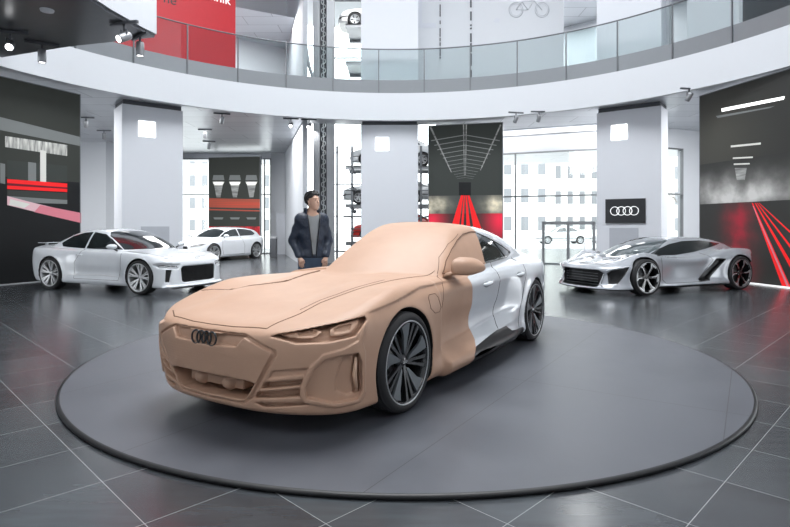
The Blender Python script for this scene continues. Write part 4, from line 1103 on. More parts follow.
def disc_top():
    m = mat('turntable_top', (.12, .125, .135), .45); nt, N, mth = nodes(m); b = nt.nodes['Principled BSDF']
    tc = N('ShaderNodeTexCoord'); mp = N('ShaderNodeMapping'); mp.inputs['Rotation'].default_value = (0, 0, R(-57.2)); nt.links.new(tc.outputs['Object'], mp.inputs['Vector'])
    sp = N('ShaderNodeSeparateXYZ'); nt.links.new(mp.outputs[0], sp.inputs[0])
    def line(w, off, P, hw):
        f = mth('FRACT', mth('DIVIDE', mth('ADD', w, off), P)); d = mth('MINIMUM', f, mth('SUBTRACT', 1., f)); return mth('LESS_THAN', d, hw)
    ln = mth('MAXIMUM', line(sp.outputs[1], 0., 1.5, .0018), line(sp.outputs[0], .4, 3.0, .0009))
    ns = N('ShaderNodeTexNoise'); ns.inputs['Scale'].default_value = 1.3; ns.inputs['Detail'].default_value = 9; ns.inputs['Roughness'].default_value = .65; nt.links.new(tc.outputs['Object'], ns.inputs['Vector'])
    rp = N('ShaderNodeValToRGB'); nt.links.new(ns.outputs['Fac'], rp.inputs[0]); rp.color_ramp.elements[0].position = .3; rp.color_ramp.elements[1].position = .75
    rp.color_ramp.elements[0].color = (.064, .069, .082, 1); rp.color_ramp.elements[1].color = (.098, .104, .120, 1)
    mx = N('ShaderNodeMix', data_type='RGBA'); nt.links.new(ln, mx.inputs['Factor']); nt.links.new(rp.outputs[0], mx.inputs['A']); mx.inputs['B'].default_value = (.03, .03, .032, 1)
    nt.links.new(mx.outputs['Result'], b.inputs['Base Color']); nt.links.new(mth('ADD', mth('MULTIPLY', ns.outputs['Fac'], .25), .30), b.inputs['Roughness'])
    return m
def panel_ceiling():
    m = mat('ceiling_panels', (.55, .57, .60), .32, metal=.35); nt, N, mth = nodes(m); b = nt.nodes['Principled BSDF']
    tc = N('ShaderNodeTexCoord'); br = N('ShaderNodeTexBrick'); nt.links.new(tc.outputs['Object'], br.inputs['Vector'])
    br.inputs['Scale'].default_value = 1; br.inputs['Brick Width'].default_value = 2.4; br.inputs['Row Height'].default_value = .9; br.inputs['Mortar Size'].default_value = .012
    br.inputs['Color1'].default_value = (.50, .52, .55, 1); br.inputs['Color2'].default_value = (.58, .60, .63, 1); br.inputs['Mortar'].default_value = (.22, .23, .25, 1)
    nt.links.new(br.outputs['Color'], b.inputs['Base Color']); return m
def glass_mat(name, tint, refl):
    m = bpy.data.materials.new(name); m.use_nodes = True; m.node_tree.nodes.clear(); nt, N, mth = nodes(m)
    o = N('ShaderNodeOutputMaterial'); t = N('ShaderNodeBsdfTransparent'); g = N('ShaderNodeBsdfGlossy'); mx = N('ShaderNodeMixShader'); f = N('ShaderNodeLayerWeight')
    t.inputs[0].default_value = (*tint, 1); g.inputs['Roughness'].default_value = .02; g.inputs[0].default_value = (refl, refl, refl, 1); f.inputs[0].default_value = .5
    fac = mth('ADD', mth('MULTIPLY', mth('POWER', f.outputs['Facing'], 5.), .8), .03)
    nt.links.new(fac, mx.inputs[0]); nt.links.new(t.outputs[0], mx.inputs[1]); nt.links.new(g.outputs[0], mx.inputs[2]); nt.links.new(mx.outputs[0], o.inputs[0]); return m
M['floor'] = tile_floor(); M['disc'] = disc_top(); M['ceiling'] = panel_ceiling()
M['glass'] = glass_mat('clear_glass', (.97, .985, .98), 1.); M['rail_glass'] = glass_mat('rail_glass', (.88, .915, .915), 1.)

def struct(o): return tag(o, kind='structure')
def wallseg(mb, a, b, z0, z1, th=.25):
    """a wall between two plan points; its thickness lies behind the line as seen from the hall's centre"""
    a = Vector((*a, 0)); b = Vector((*b, 0)); d = (b-a).normalized(); n = Vector((-d.y, d.x, 0))
    if n.dot((a+b)/2-Vector((0, CY, 0))) < 0: n = -n
    q = [a, b, b+n*th, a+n*th]; vs = [(p.x, p.y, z0) for p in q]+[(p.x, p.y, z1) for p in q]
    return mb.add(vs, [(0, 1, 2, 3), (7, 6, 5, 4), (0, 4, 5, 1), (1, 5, 6, 2), (2, 6, 7, 3), (3, 7, 4, 0)])

# floor and turntable
mb = MB(); mb.box(-24, -4, -.2, 24, 34, 0); struct(mb.build('floor', M['floor']))
tt = MB(); tt.lathe([(3.15, 0), (3.17, .004), (3.19, .008), (3.19, .024), (3.175, .030), (3.165, .030)], 160, axis='z')
TT = empty('turntable', (.09, 5.93, 0)); tag(TT, 'large round dark grey turntable disc on the slate floor under the clay car', 'turntable')
tt.build('turntable_rim', M['plinth_black'], TT)
tp = MB(); tp.lathe([(0, .004), (3.14, .004), (3.165, .028), (3.165, .030), (0, .030)], 160, axis='z', sm=False); tp.build('turntable_top', M['disc'], TT)

# outside ground
mb = MB(); mb.box(-70, 34, -.25, 70, 110, -.05); struct(mb.build('ground', M['paving']))

# the ring gallery: slab, fascia, steel upstand, handrail, posts and panes
def ring_solid(name, m, r0, r1, z0, z1, d0=-100, d1=100, step=2.0, outer=None):
    n = int(round((d1-d0)/step)); vs = []; fs = []
    for i in range(n+1):
        d = d0+(d1-d0)*i/n; ro = outer(d) if outer else r1
        vs += [(*pol(r0, d), z0), (*pol(ro, d), z0), (*pol(ro, d), z1), (*pol(r0, d), z1)]
    for i in range(n):
        a = i*4; b = a+4
        for k in range(4): fs.append((a+k, a+(k+1) % 4, b+(k+1) % 4, b+k))
    fs += [(0, 1, 2, 3), (n*4+3, n*4+2, n*4+1, n*4)]
    mb = MB(); mb.add(vs, fs); return mb.build(name, m)
outer = lambda d: 10.3 if -16.3 < d < 8.5 else 24
o = ring_solid('ceiling', M['ceiling'], RR+.02, 24, CEIL, UPF-.06, outer=outer, step=.5); struct(o)
o = ring_solid('trim_1', M['fascia'], RR, RR+.16, 4.90, UPF, step=1); struct(o)
o = ring_solid('floor', M['strip'], RR+.2, 24, UPF-.06, UPF-.01, outer=outer, step=.5); struct(o)
BAL = empty('gallery_balustrade', (0, CY+RR, UPF)); tag(BAL, 'curved glass balustrade with steel handrail running round the upper gallery edge', 'balustrade')
def reparent(o): o.parent = BAL; o.matrix_parent_inverse = Matrix.Translation((0, -(CY+RR), -UPF)); return o
reparent(ring_solid('steel_upstand', M['strip'], RR+.03, RR+.06, UPF-.04, UPF+.44, step=1))
mb = MB(); mb.tube([(*pol(RR+.04, d), UPF+1.47) for d in np.arange(-80, 80.1, 1.5)], .022, 8); reparent(mb.build('handrail', M['rail']))
for k in range(-8, 8):
    d0 = -3.4+9.5*k
    x, y = pol(RR+.02, d0); mb = MB(); mb.box(-.016, -.03, UPF+.0, .016, .02, UPF+1.46, Matrix.Translation((x, y, 0)) @ Matrix.Rotation(-R(d0), 4, 'Z')); reparent(mb.build('post', M['rail']))
    reparent(ring_solid('glass_pane', M['rail_glass'], RR+.05, RR+.058, UPF+.44, UPF+1.45, d0+.12, d0+9.38, 1.0))

# outer shell: roof with a round skylight, walls of the upper storey, wall behind the camera
o = ring_solid('ceiling', M['wall_white'], RSKY, 26, 14.0, 14.3, -180, 180, 4); struct(o)
o = ring_solid('wall_outer_left', M['wall_white'], 24, 24.3, 0, 14, -100, -33, 2.5); struct(o)
o = ring_solid('wall_outer_right', M['wall_white'], 24, 24.3, UPF, 14, 9, 100, 2.5); struct(o)
o = ring_solid('wall_outer_back', M['wall_white'], 24, 24.3, UPF, 14, -33, -17.5, 2.5); struct(o)
o = ring_solid('wall_rear', M['wall_white'], 11.5, 11.8, 0, 14, 100, 260, 4); struct(o)
# pillars with a lit square; the same pillars go on above the gallery
def pillar(name, pl, pr, label, th=.62, sq=None, upper=True, panel=None, sign=False):
    a = Vector((*pl, 0)); b = Vector((*pr, 0)); w = (b-a).length; ang = math.atan2(b.y-a.y, b.x-a.x)
    root = empty(name, (a.x, a.y, 0), ang); tag(root, label, 'pillar')
    mb = MB(); mb.box(0, 0, 0, w, th, 4.82); mb.build('shaft', M['pillar'], root, bevel=.01)
    mb = MB(); mb.box(.04, .04, 4.82, w-.04, th, CEIL); mb.build('shadow_gap', M['steel_dark'], root)
    if upper:
        mb = MB(); mb.box(0, .0, UPF, w, th, 14); mb.build('upper_shaft', M['pillar'], root)
    if sq is not None:
        mb = MB(); mb.box(sq-.225, -.02, 4.0-.06, sq+.225, .02, 4.39); mb.build('light_square', M['glow'], root)
    if panel:
        mb = MB(); mb.box(panel[0], -.015, .0, panel[1], .01, panel[2]); mb.build('access_panel', M['door_grey'], root)
    return root, w
P1, w1 = pillar('pillar', (-7.67, 15.45), (-6.36, 16.5), 'white pillar behind the white coupe with a glowing square near its top', sq=.66, panel=(.50, 1.28, 1.36), upper=False, th=1.0)
P2, w2 = pillar('pillar', (-1.16, 18.75), (.79, 18.75), 'white pillar in the middle behind the clay car with a glowing square', sq=.72)
P3, w3 = pillar('pillar', (6.16, 16.8), (7.60, 15.70), 'white pillar behind the silver supercar carrying the black sign with four rings', sq=.66, panel=(.38, 1.20, 1.32), th=.9)
# sign on the right pillar
SG = empty('wall_sign', (6.16, 16.8, 0), math.atan2(15.76-16.8, 7.53-6.16)); tag(SG, 'black rectangular sign with four white interlocking rings on the right pillar', 'sign')
mb = MB(); mb.box(.27, -.05, 1.46, 1.40, -.02, 2.18); mb.build('sign_board', M['sign_black'], SG, bevel=.004)
rings(SG, (.82, -.058, 1.82), .125, .180, .011, M['sign_white'], (1, 0, 0), (0, 0, 1), 'sign_rings')

# walls
def wall(name, segs, m, th=.25):
    mb = MB()
    for a, b, z0, z1 in segs: wallseg(mb, a, b, z0, z1, th)
    return struct(mb.build(name, m))
wall('wall_left', [((-17.5, 14), (-13.45, 23.3), 0, CEIL)], M['wall_white'])
wall('wall_left_return', [((-13.45, 23.3), (-12.25, 23.3), 0, CEIL)], M['wall_white'])
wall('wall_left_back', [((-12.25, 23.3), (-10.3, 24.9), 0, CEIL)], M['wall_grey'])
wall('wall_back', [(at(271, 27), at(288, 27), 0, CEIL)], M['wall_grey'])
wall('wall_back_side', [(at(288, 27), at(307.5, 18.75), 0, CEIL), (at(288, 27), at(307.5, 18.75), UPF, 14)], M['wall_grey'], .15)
wall('wall_tower_side', [((3.05, 21.0), (3.05, 29.5), 0, CEIL)], M['wall_white'])
# glazing helper
def window(name, a, b, z0, z1, mull, trans, fr=.05, depth=.1, door=None, lintel=None):
    A = Vector((*a, 0)); B = Vector((*b, 0)); L = (B-A).length; mtx = Matrix.Translation(A) @ Matrix.Rotation(math.atan2(B.y-A.y, B.x-A.x), 4, 'Z')
    root = empty(name); root.matrix_world = mtx; tag(root, kind='structure')
    f = MB(); f.box(0, 0, z0, fr, depth, z1); f.box(L-fr, 0, z0, L, depth, z1); f.box(0, 0, z1-fr, L, depth, z1); f.box(0, 0, z0, L, depth, z0+fr)
    for m_ in mull: f.box(m_*L-fr/2, 0, z0, m_*L+fr/2, depth, z1)
    for t in trans: f.box(0, 0, t-fr/2, L, depth, t+fr/2)
    f.build('window_frame', M['frame'], root)
    g = MB(); g.box(fr, .05, z0+fr, L-fr, .06, z1-fr); g.build('pane', M['glass'], root)
    return root, L
FA, FB = (2.9, 20.95), (7.6, 18.9)
zt = 4.08
window('window_1', FA, FB, 0, zt, [(4.22-2.9)/4.7+.045], [2.46])
wall('wall_right_lintel', [(FA, FB, zt, CEIL)], M['wall_grey'], .3)
mb = MB(); wallseg(mb, (FA[0]-.0, FA[1]-.06), (FB[0], FB[1]-.06), 4.70, 4.88, .05); struct(mb.build('trim_2', M['steel']))
wall('wall_right_side', [(FB, (8.05, 20.4), 0, CEIL)], M['wall_white'])
# entrance door inside the glazing
u = Vector((FB[0]-FA[0], FB[1]-FA[1])).normalized()
def onf(px):
    t = (px-395)/FPX; s = (t*FA[1]-FA[0])/(u.x-t*u.y); return (FA[0]+u.x*s, FA[1]+u.y*s)
d0, d1 = onf(541), onf(594); L = math.hypot(d1[0]-d0[0], d1[1]-d0[1]); DR = empty('door_1', (d0[0], d0[1]-.12, 0), math.atan2(u.y, u.x)); tag(DR, kind='structure')
f = MB(); f.box(0, 0, 0, .09, .1, 1.50); f.box(L-.09, 0, 0, L, .1, 1.50); f.box(0, 0, 1.42, L, .1, 1.54); f.box(L/2-.05, 0, 0, L/2+.05, .1, 1.45); f.build('door_frame', M['frame'], DR)
g = MB(); g.box(.09, .04, .02, L/2-.05, .05, 1.42); g.box(L/2+.05, .04, .02, L-.09, .05, 1.42); g.build('door_pane', M['glass'], DR)
RL = empty('stair_rail', (onf(588)[0], onf(588)[1]-.35, 0)); tag(RL, 'small grey steel stair rail beside the glass entrance doors', 'railing')
mb = MB(); mb.tube([(-.25, 0, 0), (-.25, 0, 1.0), (.4, .1, 1.05), (.4, .1, 0)], .022, 6)
for k in range(4): mb.tube([(-.25+.65*k/4+.1, .02, 0), (-.25+.65*k/4+.1, .02, 1.0)], .01, 6)
mb.build('rail_frame', M['steel'], RL)
# right narrow window wall
W0, W1 = (8.2, 19.3), (12.4, 21.2)
uu = Vector((W1[0]-W0[0], W1[1]-W0[1])).normalized()
def onw(px):
    t = (px-395)/FPX; s = (t*W0[1]-W0[0])/(uu.x-t*uu.y); return (W0[0]+uu.x*s, W0[1]+uu.y*s)
a, b = onw(663), onw(683.5)
wall('wall_right', [(W0, a, 0, CEIL), (b, W1, 0, CEIL), (a, b, 0, .93), (a, b, 4.25, CEIL), (W1, (17, 14), 0, CEIL)], M['wall_white'])
window('window_2', a, b, .93, 4.25, [], [2.55])
# left glazing
a, b = (-11.6, 27.2), at(271, 27.2)
window('window_3', a, b, 0, 4.72, [.5, .94], [2.93], fr=.05)
wall('wall_back_lintel', [(a, b, 4.72, CEIL)], M['wall_white'])
# glass lift bay
window('window_4', (-3.3, 29.5), (4.2, 29.5), 0, 13.5, [.2, .4, .6, .8], [1.9, 3.6, 5.3, 7.0, 8.7, 10.4], fr=.06)

# illuminated picture walls: a flat print on a slab
def picture(name, pl, pr, z1, label, items, cat='display screen', th=.14, z0=.02, base='print_black'):
    a = Vector((*pl, 0)); b = Vector((*pr, 0)); w = (b-a).length
    root = empty(name, (a.x, a.y, 0), math.atan2(b.y-a.y, b.x-a.x)); tag(root, label, cat)
    mb = MB(); mb.box(0, 0, z0, w, th, z1); mb.build('screen_panel', M['sign_black'], root)
    mb = MB(); mb.box(-.02, -.01, z0, 0, th, z1+.02); mb.box(w, -.01, z0, w+.02, th, z1+.02); mb.box(0, -.01, z1, w, th, z1+.02); mb.build('screen_border', M['strip'], root)
    me = bpy.data.meshes.new('print'); vs = []; fs = []; mi = []; mats = []
    def add(poly, m, k):
        o = len(vs); vs.extend([(p[0]*w, -.003-.0015*k, z0+(z1-z0)*p[1]) for p in poly]); fs.append(tuple(range(o, o+len(poly))))
        if m not in mats: mats.append(m)
        mi.append(mats.index(m))
    add([(0, 0), (1, 0), (1, 1), (0, 1)], base, 0)
    for k, (m, poly) in enumerate(items): add(poly, m, 1+k*.25)
    me.from_pydata(vs, [], fs); me.update()
    for m in mats: me.materials.append(PM[m])
    me.polygons.foreach_set('material_index', mi)
    link('print', me, None, root, False)
    return root, w
PM = {}
def pmat(n, c, e=0., rough=.55, noise=None):
    m = mat(n, c, rough, emit=(c, e) if e else None, spec=.25)
    if noise:      # a printed gradient / cloudy area of the picture
        nt, N, mth = nodes(m); b = nt.nodes['Principled BSDF']; tc = N('ShaderNodeTexCoord')
        mp = N('ShaderNodeMapping'); mp.inputs['Scale'].default_value = noise[1]; nt.links.new(tc.outputs['Object'], mp.inputs[0])
        ns = N('ShaderNodeTexNoise'); ns.inputs['Scale'].default_value = noise[0]; ns.inputs['Detail'].default_value = 5; nt.links.new(mp.outputs[0], ns.inputs[0])
        rp = N('ShaderNodeValToRGB'); rp.color_ramp.elements[0].position = .3; rp.color_ramp.elements[1].position = .7
        rp.color_ramp.elements[0].color = (*c, 1); rp.color_ramp.elements[1].color = (*noise[2], 1); nt.links.new(ns.outputs['Fac'], rp.inputs[0])
        nt.links.new(rp.outputs[0], b.inputs['Base Color'])
        if e: nt.links.new(rp.outputs[0], b.inputs['Emission Color'])
    PM[n] = m
pmat('print_black', (.012, .013, .014), .0); pmat('print_dark', (.035, .040, .037), .3); pmat('print_green', (.030, .033, .029), .35)
pmat('print_grey', (.13, .14, .14), .5); pmat('print_mid', (.30, .31, .30), .5, noise=(2, (1, 1, 6), (.08, .08, .08))); pmat('print_light', (.5, .5, .47), .4); pmat('print_white', (.95, .95, .92), 1.3)
pmat('print_rib', (.16, .17, .165), .5); pmat('print_red', (.62, .014, .016), .55); pmat('print_deepred', (.30, .01, .02), .7); pmat('print_wine', (.10, .008, .014), .6); pmat('print_pink', (.50, .16, .20), .35); pmat('print_rose', (.55, .36, .39), .35)
pmat('print_beams', (.12, .125, .12), .4, noise=(3.0, (6, 1, .8), (.55, .55, .52)))
pmat('print_smoke', (.045, .050, .048), .5, noise=(.9, (1, 1, 1.6), (.42, .42, .42)))
pmat('print_redglow', (.16, .01, .02), .8, noise=(1.1, (3, 1, 1), (.55, .03, .07)))
pmat('print_dusk', (.012, .012, .012), .0, noise=(.8, (1, 1, 1), (.035, .02, .025)))
pmat('print_stripes', (.42, .05, .03), .5, noise=(2, (.1, 1, 9), (.10, .06, .04)))
pmat('print_spark', (.45, .02, .03), .5, noise=(5, (1, 1, 1), (.06, .01, .01)))

def pgrad(n, c0, c1, cx, cz, sx, sz, e=.8, cloud=0.):
    m = mat(n, c0, .5, emit=(c0, e), spec=.3); nt, N, mth = nodes(m); b = nt.nodes['Principled BSDF']; tc = N('ShaderNodeTexCoord'); sp = N('ShaderNodeSeparateXYZ'); nt.links.new(tc.outputs['Object'], sp.inputs[0])
    a = mth('POWER', mth('DIVIDE', mth('SUBTRACT', sp.outputs[0], cx), sx), 2.); c = mth('POWER', mth('DIVIDE', mth('SUBTRACT', sp.outputs[2], cz), sz), 2.)
    g = mth('EXPONENT', mth('MULTIPLY', mth('ADD', a, c), -1.))
    if cloud:
        ns = N('ShaderNodeTexNoise'); ns.inputs['Scale'].default_value = cloud; ns.inputs['Detail'].default_value = 6; nt.links.new(tc.outputs['Object'], ns.inputs[0])
        g = mth('MULTIPLY', g, mth('POWER', mth('MULTIPLY', ns.outputs['Fac'], 1.7), 2.5)); g = mth('MINIMUM', g, 1.)
    mx = N('ShaderNodeMix', data_type='RGBA'); nt.links.new(g, mx.inputs['Factor']); mx.inputs['A'].default_value = (*c0, 1); mx.inputs['B'].default_value = (*c1, 1)
    nt.links.new(mx.outputs['Result'], b.inputs['Base Color']); nt.links.new(mx.outputs['Result'], b.inputs['Emission Color']); PM[n] = m
# screen at the far left: (fractions across, up); x = 0 of the photo lies at u = .36
Lq = (-9.9, 11.1); Lr = (-8.31, 14.5)
def uL(px):                       # bearing -> fraction along the slab
    t = (px-395)/FPX; dx, dy = Lr[0]-Lq[0], Lr[1]-Lq[1]; return (t*Lq[1]-Lq[0])/(dx-t*dy)
def seg_uv(A, B, z0, z1):
    def f(px, py):
        t = (px-395)/FPX; dx, dy = B[0]-A[0], B[1]-A[1]; s = (t*A[1]-A[0])/(dx-t*dy); Y = A[1]+dy*s
        return (s, (hgt(py, Y)-z0)/(z1-z0))
    return f
f = seg_uv(Lq, Lr, .02, 4.83); q = lambda *p: [f(*a) for a in p]
S1, _ = picture('display_screen', Lq, Lr, 4.83, 'tall dark screen at the left edge showing red light streaks and a concrete hall', [
    ('print_green', [(0, .52), (1, .52), (1, 1), (0, 1)]),
    ('print_grey', q((-40, 106), (0, 117), (80, 137), (80, 146), (0, 130), (-40, 122))),
    ('print_beams', q((5, 136), (67, 145), (67, 156), (5, 147))),
    ('print_dark', q((7, 160), (67, 166), (67, 182), (7, 182))),
    ('print_grey', q((28, 162), (36, 163), (36, 184), (28, 183))), ('print_light', q((40, 150), (46, 151), (46, 184), (40, 183))),
    ('print_grey', q((0, 163), (5, 164), (5, 184), (0, 183))),
    ('print_red', q((7, 179), (67, 183.5), (67, 192), (7, 189))), ('print_wine', q((7, 183), (67, 187.5), (67, 189), (7, 185.5))),
    ('print_dark', q((7, 190), (67, 193), (67, 201), (7, 205))), ('print_grey', q((7, 196), (50, 199), (67, 200), (67, 204), (7, 202))),
    ('print_rose', q((7, 196), (30, 202), (55, 208), (81, 213), (81, 223), (7, 205))), ('print_pink', q((40, 205), (81, 213), (81, 223), (34, 212))),
    ('print_light', q((10, 199), (30, 204), (24, 208), (9, 205))),
])
# small screen in the back window bay
A2, B2 = at(209, 26.2), at(260, 25.7)
f = seg_uv(A2, B2, .05, 4.62); q = lambda *p: [f(*a) for a in p]
its = [('print_green', [(0, .0), (1, .0), (1, 1), (0, 1)]), ('print_stripes', q((209, 198), (260, 199), (260, 211), (209, 210))), ('print_dark', q((209, 207), (260, 208), (260, 210), (209, 208.5))),
       ('print_spark', q((209, 226), (260, 226), (260, 242), (209, 242)))]
for c in (218.5, 235, 251.5):
    its += [('print_mid', q((c-5, 181), (c+5, 181), (c+2, 197), (c-2, 197))), ('print_light', q((c-6, 181.5), (c+6, 181.5), (c+4, 185.5), (c-4, 185.5))), ('print_white', q((c-5, 182.5), (c+5, 182.5), (c+4, 184), (c-4, 184))),
            ('print_grey', q((c-5, 175), (c+5, 175), (c+6, 180), (c-6, 180))), ('print_grey', q((c-5, 217), (c+5, 217), (c+4, 219), (c-4, 219)))]
S2, _ = picture('display_screen', A2, B2, 4.62, 'tall dark screen with red stripes and three lamps behind the white hatchback', its)
# screen with the red road, right of the middle pillar
A3, B3 = at(428.7, 19.2), at(502.5, 18.55)
f = seg_uv(A3, B3, .05, 4.86); q = lambda *p: [f(*a) for a in p]
W3 = math.hypot(B3[0]-A3[0], B3[1]-A3[1]); P_ = lambda px, py: (f(px, py)[0]*W3, .05+4.81*f(px, py)[1])
cx, cz = P_(432, 206); pgrad('print_g1', (.045, .050, .048), (.60, .55, .42), cx, cz, .45, .30, .5, 2.5); cx, cz = P_(500, 206); pgrad('print_g2', (.045, .050, .048), (.60, .55, .42), cx, cz, .45, .30, .5, 2.5)
cx, cz = P_(430, 222); pgrad('print_g3', (.022, .022, .022), (.60, .02, .05), cx, cz, .45, .5, .6); cx, cz = P_(501, 220); pgrad('print_g4', (.022, .022, .022), (.60, .02, .05), cx, cz, .45, .6, .6)
h_ = lambda y_: f(465, y_)[1]
its = [('print_dark', [(0, .45), (1, .45), (1, 1), (0, 1)]), ('print_g1', [(0, h_(213)), (.5, h_(213)), (.5, h_(195)), (0, h_(195))]), ('print_g2', [(.5, h_(213)), (1, h_(213)), (1, h_(195)), (.5, h_(195))]), ('print_g3', [(0, 0), (.5, 0), (.5, h_(213)), (0, h_(213))]), ('print_g4', [(.5, 0), (1, 0), (1, h_(213)), (.5, h_(213))])]
for k in range(12):               # ceiling ribs closing in on the vanishing point
    t = .94*(1-.80*(1-(1-k/12.5)**1.5)); y = lambda e: 190-(190-e)*t
    xl, xr, xm = 465-(465-429)*t, 465+(502-465)*t, 465
    its += [('print_rib', q((xl, y(137)), (xm, y(131)), (xm, y(131)+.9*t), (xl, y(137)+.9*t))), ('print_rib', q((xm, y(131)), (xr, y(137)), (xr, y(137)+.9*t), (xm, y(131)+.9*t)))]
its += [('print_mid', q((463.0, 124), (464.2, 124), (464.6, 175), (464.2, 175))), ('print_mid', q((465.8, 124), (467, 124), (465.8, 175), (465.4, 175))), ('print_mid', q((429.5, 127), (431, 126), (452, 172), (451, 172))), ('print_mid', q((501.5, 125), (500, 124.5), (480, 170), (481, 170))),
        ('print_black', q((459, 182), (471, 182), (471, 195), (459, 195))),
        ('print_red', q((461, 195), (463.5, 195), (457, 240), (447, 240))), ('print_red', q((464, 195), (465, 195), (463, 240), (459.5, 240))), ('print_red', q((465.6, 195), (466.8, 195), (472, 240), (467, 240))), ('print_red', q((467.5, 195), (469.5, 195), (486, 240), (476, 240)))]
S3, _ = picture('display_screen', A3, B3, 4.86, 'tall screen right of the middle pillar showing a tunnel with red light trails', its)
# big screen on the right
A4, B4 = (8.21, 14.8), (9.25, 10.1)
f = seg_uv(A4, B4, .02, 4.86); q = lambda *p: [f(*a) for a in p]
W4 = math.hypot(B4[0]-A4[0], B4[1]-A4[1]); P_ = lambda px, py: (f(px, py)[0]*W4, .02+4.84*f(px, py)[1])
cx, cz = P_(738, 255); pgrad('print_rg', (.022, .023, .022), (.36, .010, .03), cx, cz, .36, 1.1, .5, 1.6)
cx, cz = P_(735, 193); pgrad('print_sm', (.022, .023, .022), (.40, .40, .39), cx, cz, 1.6, .38, .45, 1.3)
pgrad('print_up', (.022, .023, .022), (.045, .045, .038), .5, 3.6, 1.4, 1.2, .4)
its = [('print_up', [(0, .62), (1, .62), (1, 1), (0, 1)]), ('print_sm', [(0, .40), (1, .40), (1, .62), (0, .62)]), ('print_rg', [(0, 0), (1, 0), (1, .40), (0, .40)]),
       ('print_white', q((721.5, 108.5), (785, 96.2), (784, 99.5), (722, 111.8))), ('print_grey', q((716, 116), (775, 106), (770, 108), (718, 118))),
       ('print_light', q((731, 145.5), (761, 142.5), (761, 144.5), (731, 147.5))), ('print_light', q((733, 157.5), (753, 156.5), (753, 158), (733, 159))), ('print_light', q((734, 163.5), (750, 163), (750, 164.4), (734, 165))), ('print_mid', q((735, 168), (747, 168), (745, 180), (737, 180)))]
for x0, x1, w0, w1 in ((752, 786, 1.2, 9), (755, 806, 1., 6), (757, 826, .8, 5), (759, 856, .7, 6)):
    its += [('print_red', q((x0, 203), (x0+w0, 203), (x1+w1, 296), (x1, 296)))]
its += [('print_pink', q((753, 206), (753.8, 206), (791, 290), (788.5, 290)))]
S4, _ = picture('display_screen', A4, B4, 4.86, 'large dark screen on the right behind the silver supercar with red streaks and smoke', its)
mb = MB(); f0 = Vector((B4[0]-A4[0], B4[1]-A4[1], 0)).normalized()
tr = empty('floor_light_strip', (A4[0]-.02, A4[1]-.1, 0), math.atan2(f0.y, f0.x)); tag(tr, 'thin white light strip on the floor along the right screen', 'light strip')
mb.box(0.1, -.12, 0, 4.0, -.06, .03); mb.build('strip_body', M['sign_white'], tr)

# lift tower with chain and shelves of parked cars
TW = empty('car_lift_tower', (-2.3, 21, 0)); tag(TW, 'grey steel car lift tower with hanging chain and car shelves behind the person', 'lift tower')
def tb(mb, *a): return mb.box(*a)
inv = Matrix.Translation((2.3, -21, 0))
def tpart(mb, name, m): return reparent2(mb.build(name, m, None))
def reparent2(o): o.parent = TW; o.matrix_parent_inverse = inv; return o
xa = at(313.5, 20.5)[0]; xb = at(320, 20.5)[0]; xc = at(327, 20.5)[0]; xd = at(334.5, 20.5)[0]
mb = MB(); mb.box(xa, 20.4, 0, xb, 20.6, 13.5); tpart(mb, 'column', M['steel'])
mb = MB(); mb.box(xc, 20.4, 0, xd, 20.6, 13.5); tpart(mb, 'column', M['steel'])
mb = MB(); mb.box(xb, 20.58, 0, xc, 20.62, 13.5); tpart(mb, 'column_web', M['steel_dark'])
mb = MB()
for k in range(75):               # links of the lifting chain
    z = .2+k*.17; off = .03*(1 if k % 2 else -1)
    mb.tube([((xb+xc)/2+off+.045*math.cos(a), 20.5+(.02*math.sin(a) if k % 2 else 0), z+.085*math.sin(a)) for a in [2*PI*i/10 for i in range(10)]], .022, 5, closed=True)
tpart(mb, 'chain', M['old_silver'])
x0, x1 = at(336, 20.6)[0], 2.9
SH = [(.66, 'low'), (2.36, 'mid'), (4.08, 'high'), (8.75, 'u1'), (10.42, 'u2')]
SHL = dict(low='grey steel lift shelf carrying the red car', mid='grey steel lift shelf carrying the silver car right of the person', high='grey steel lift shelf carrying the highest visible silver car', u1='empty grey steel lift shelf on the upper storey', u2='grey steel lift shelf carrying the pale car on the upper storey')
for z, _ in SH:
    mb = MB(); mb.box(x0, 24.6, z-.16, x1, 24.8, z); mb.box(x0, 26.6, z-.16, x1, 26.8, z); mb.box(x0, 24.6, z-.05, x1, 26.8, z)
    o = mb.build('lift_shelf', M['steel']); tag(o, SHL[_], 'shelf', 'shelves of the car lift')
GF = empty('guard_frame', (0, 0, 0)); tag(GF, 'grey posts and horizontal guard rails in front of the lift shelves', 'guard rail')
for px in (337, 352, 421):
    mb = MB(); X = at(px, 24.2)[0]; mb.box(X-.05, 24.2, 0, X+.05, 24.3, 4.9); mb.build('post', M['strip'], GF)
for z in (.95, 1.25, 1.75, 5.9+.5, 6.4, 2.9):
    mb = MB(); mb.tube([(x0, 23.6, z), (x1, 23.6, z)], .022, 6); mb.build('guard_rail', M['rail'], GF)
for z, s in ((2.36, .5), (4.08, .5), (.66, .4), (3.3, .3)):    # guide rollers
    mb = MB(); mb.lathe([(0, -.08), (.09, -.08), (.09, .08), (0, .08)], 16, c=(x0+.45, 24.0, z-.35)); mb.tube([(x0+.45, 24.0, z-.35), (x0+.3, 24.0, z-.05)], .04, 6); tpart(mb, 'guide_roller', M['steel_dark'])
mb = MB(); mb.tube([(at(306, 20)[0], 20, 7.9), (at(309, 20)[0], 20, 7.2), (at(318, 20)[0], 20.1, 6.2), (at(322, 20)[0], 20.2, 6.05)], .06, 8); tpart(mb, 'lever_arm', M['steel'])
mb = MB(); mb.box(at(315, 20.2)[0], 20.1, 5.95, at(340, 20.2)[0], 20.4, 6.25); tpart(mb, 'drive_box', M['steel'])

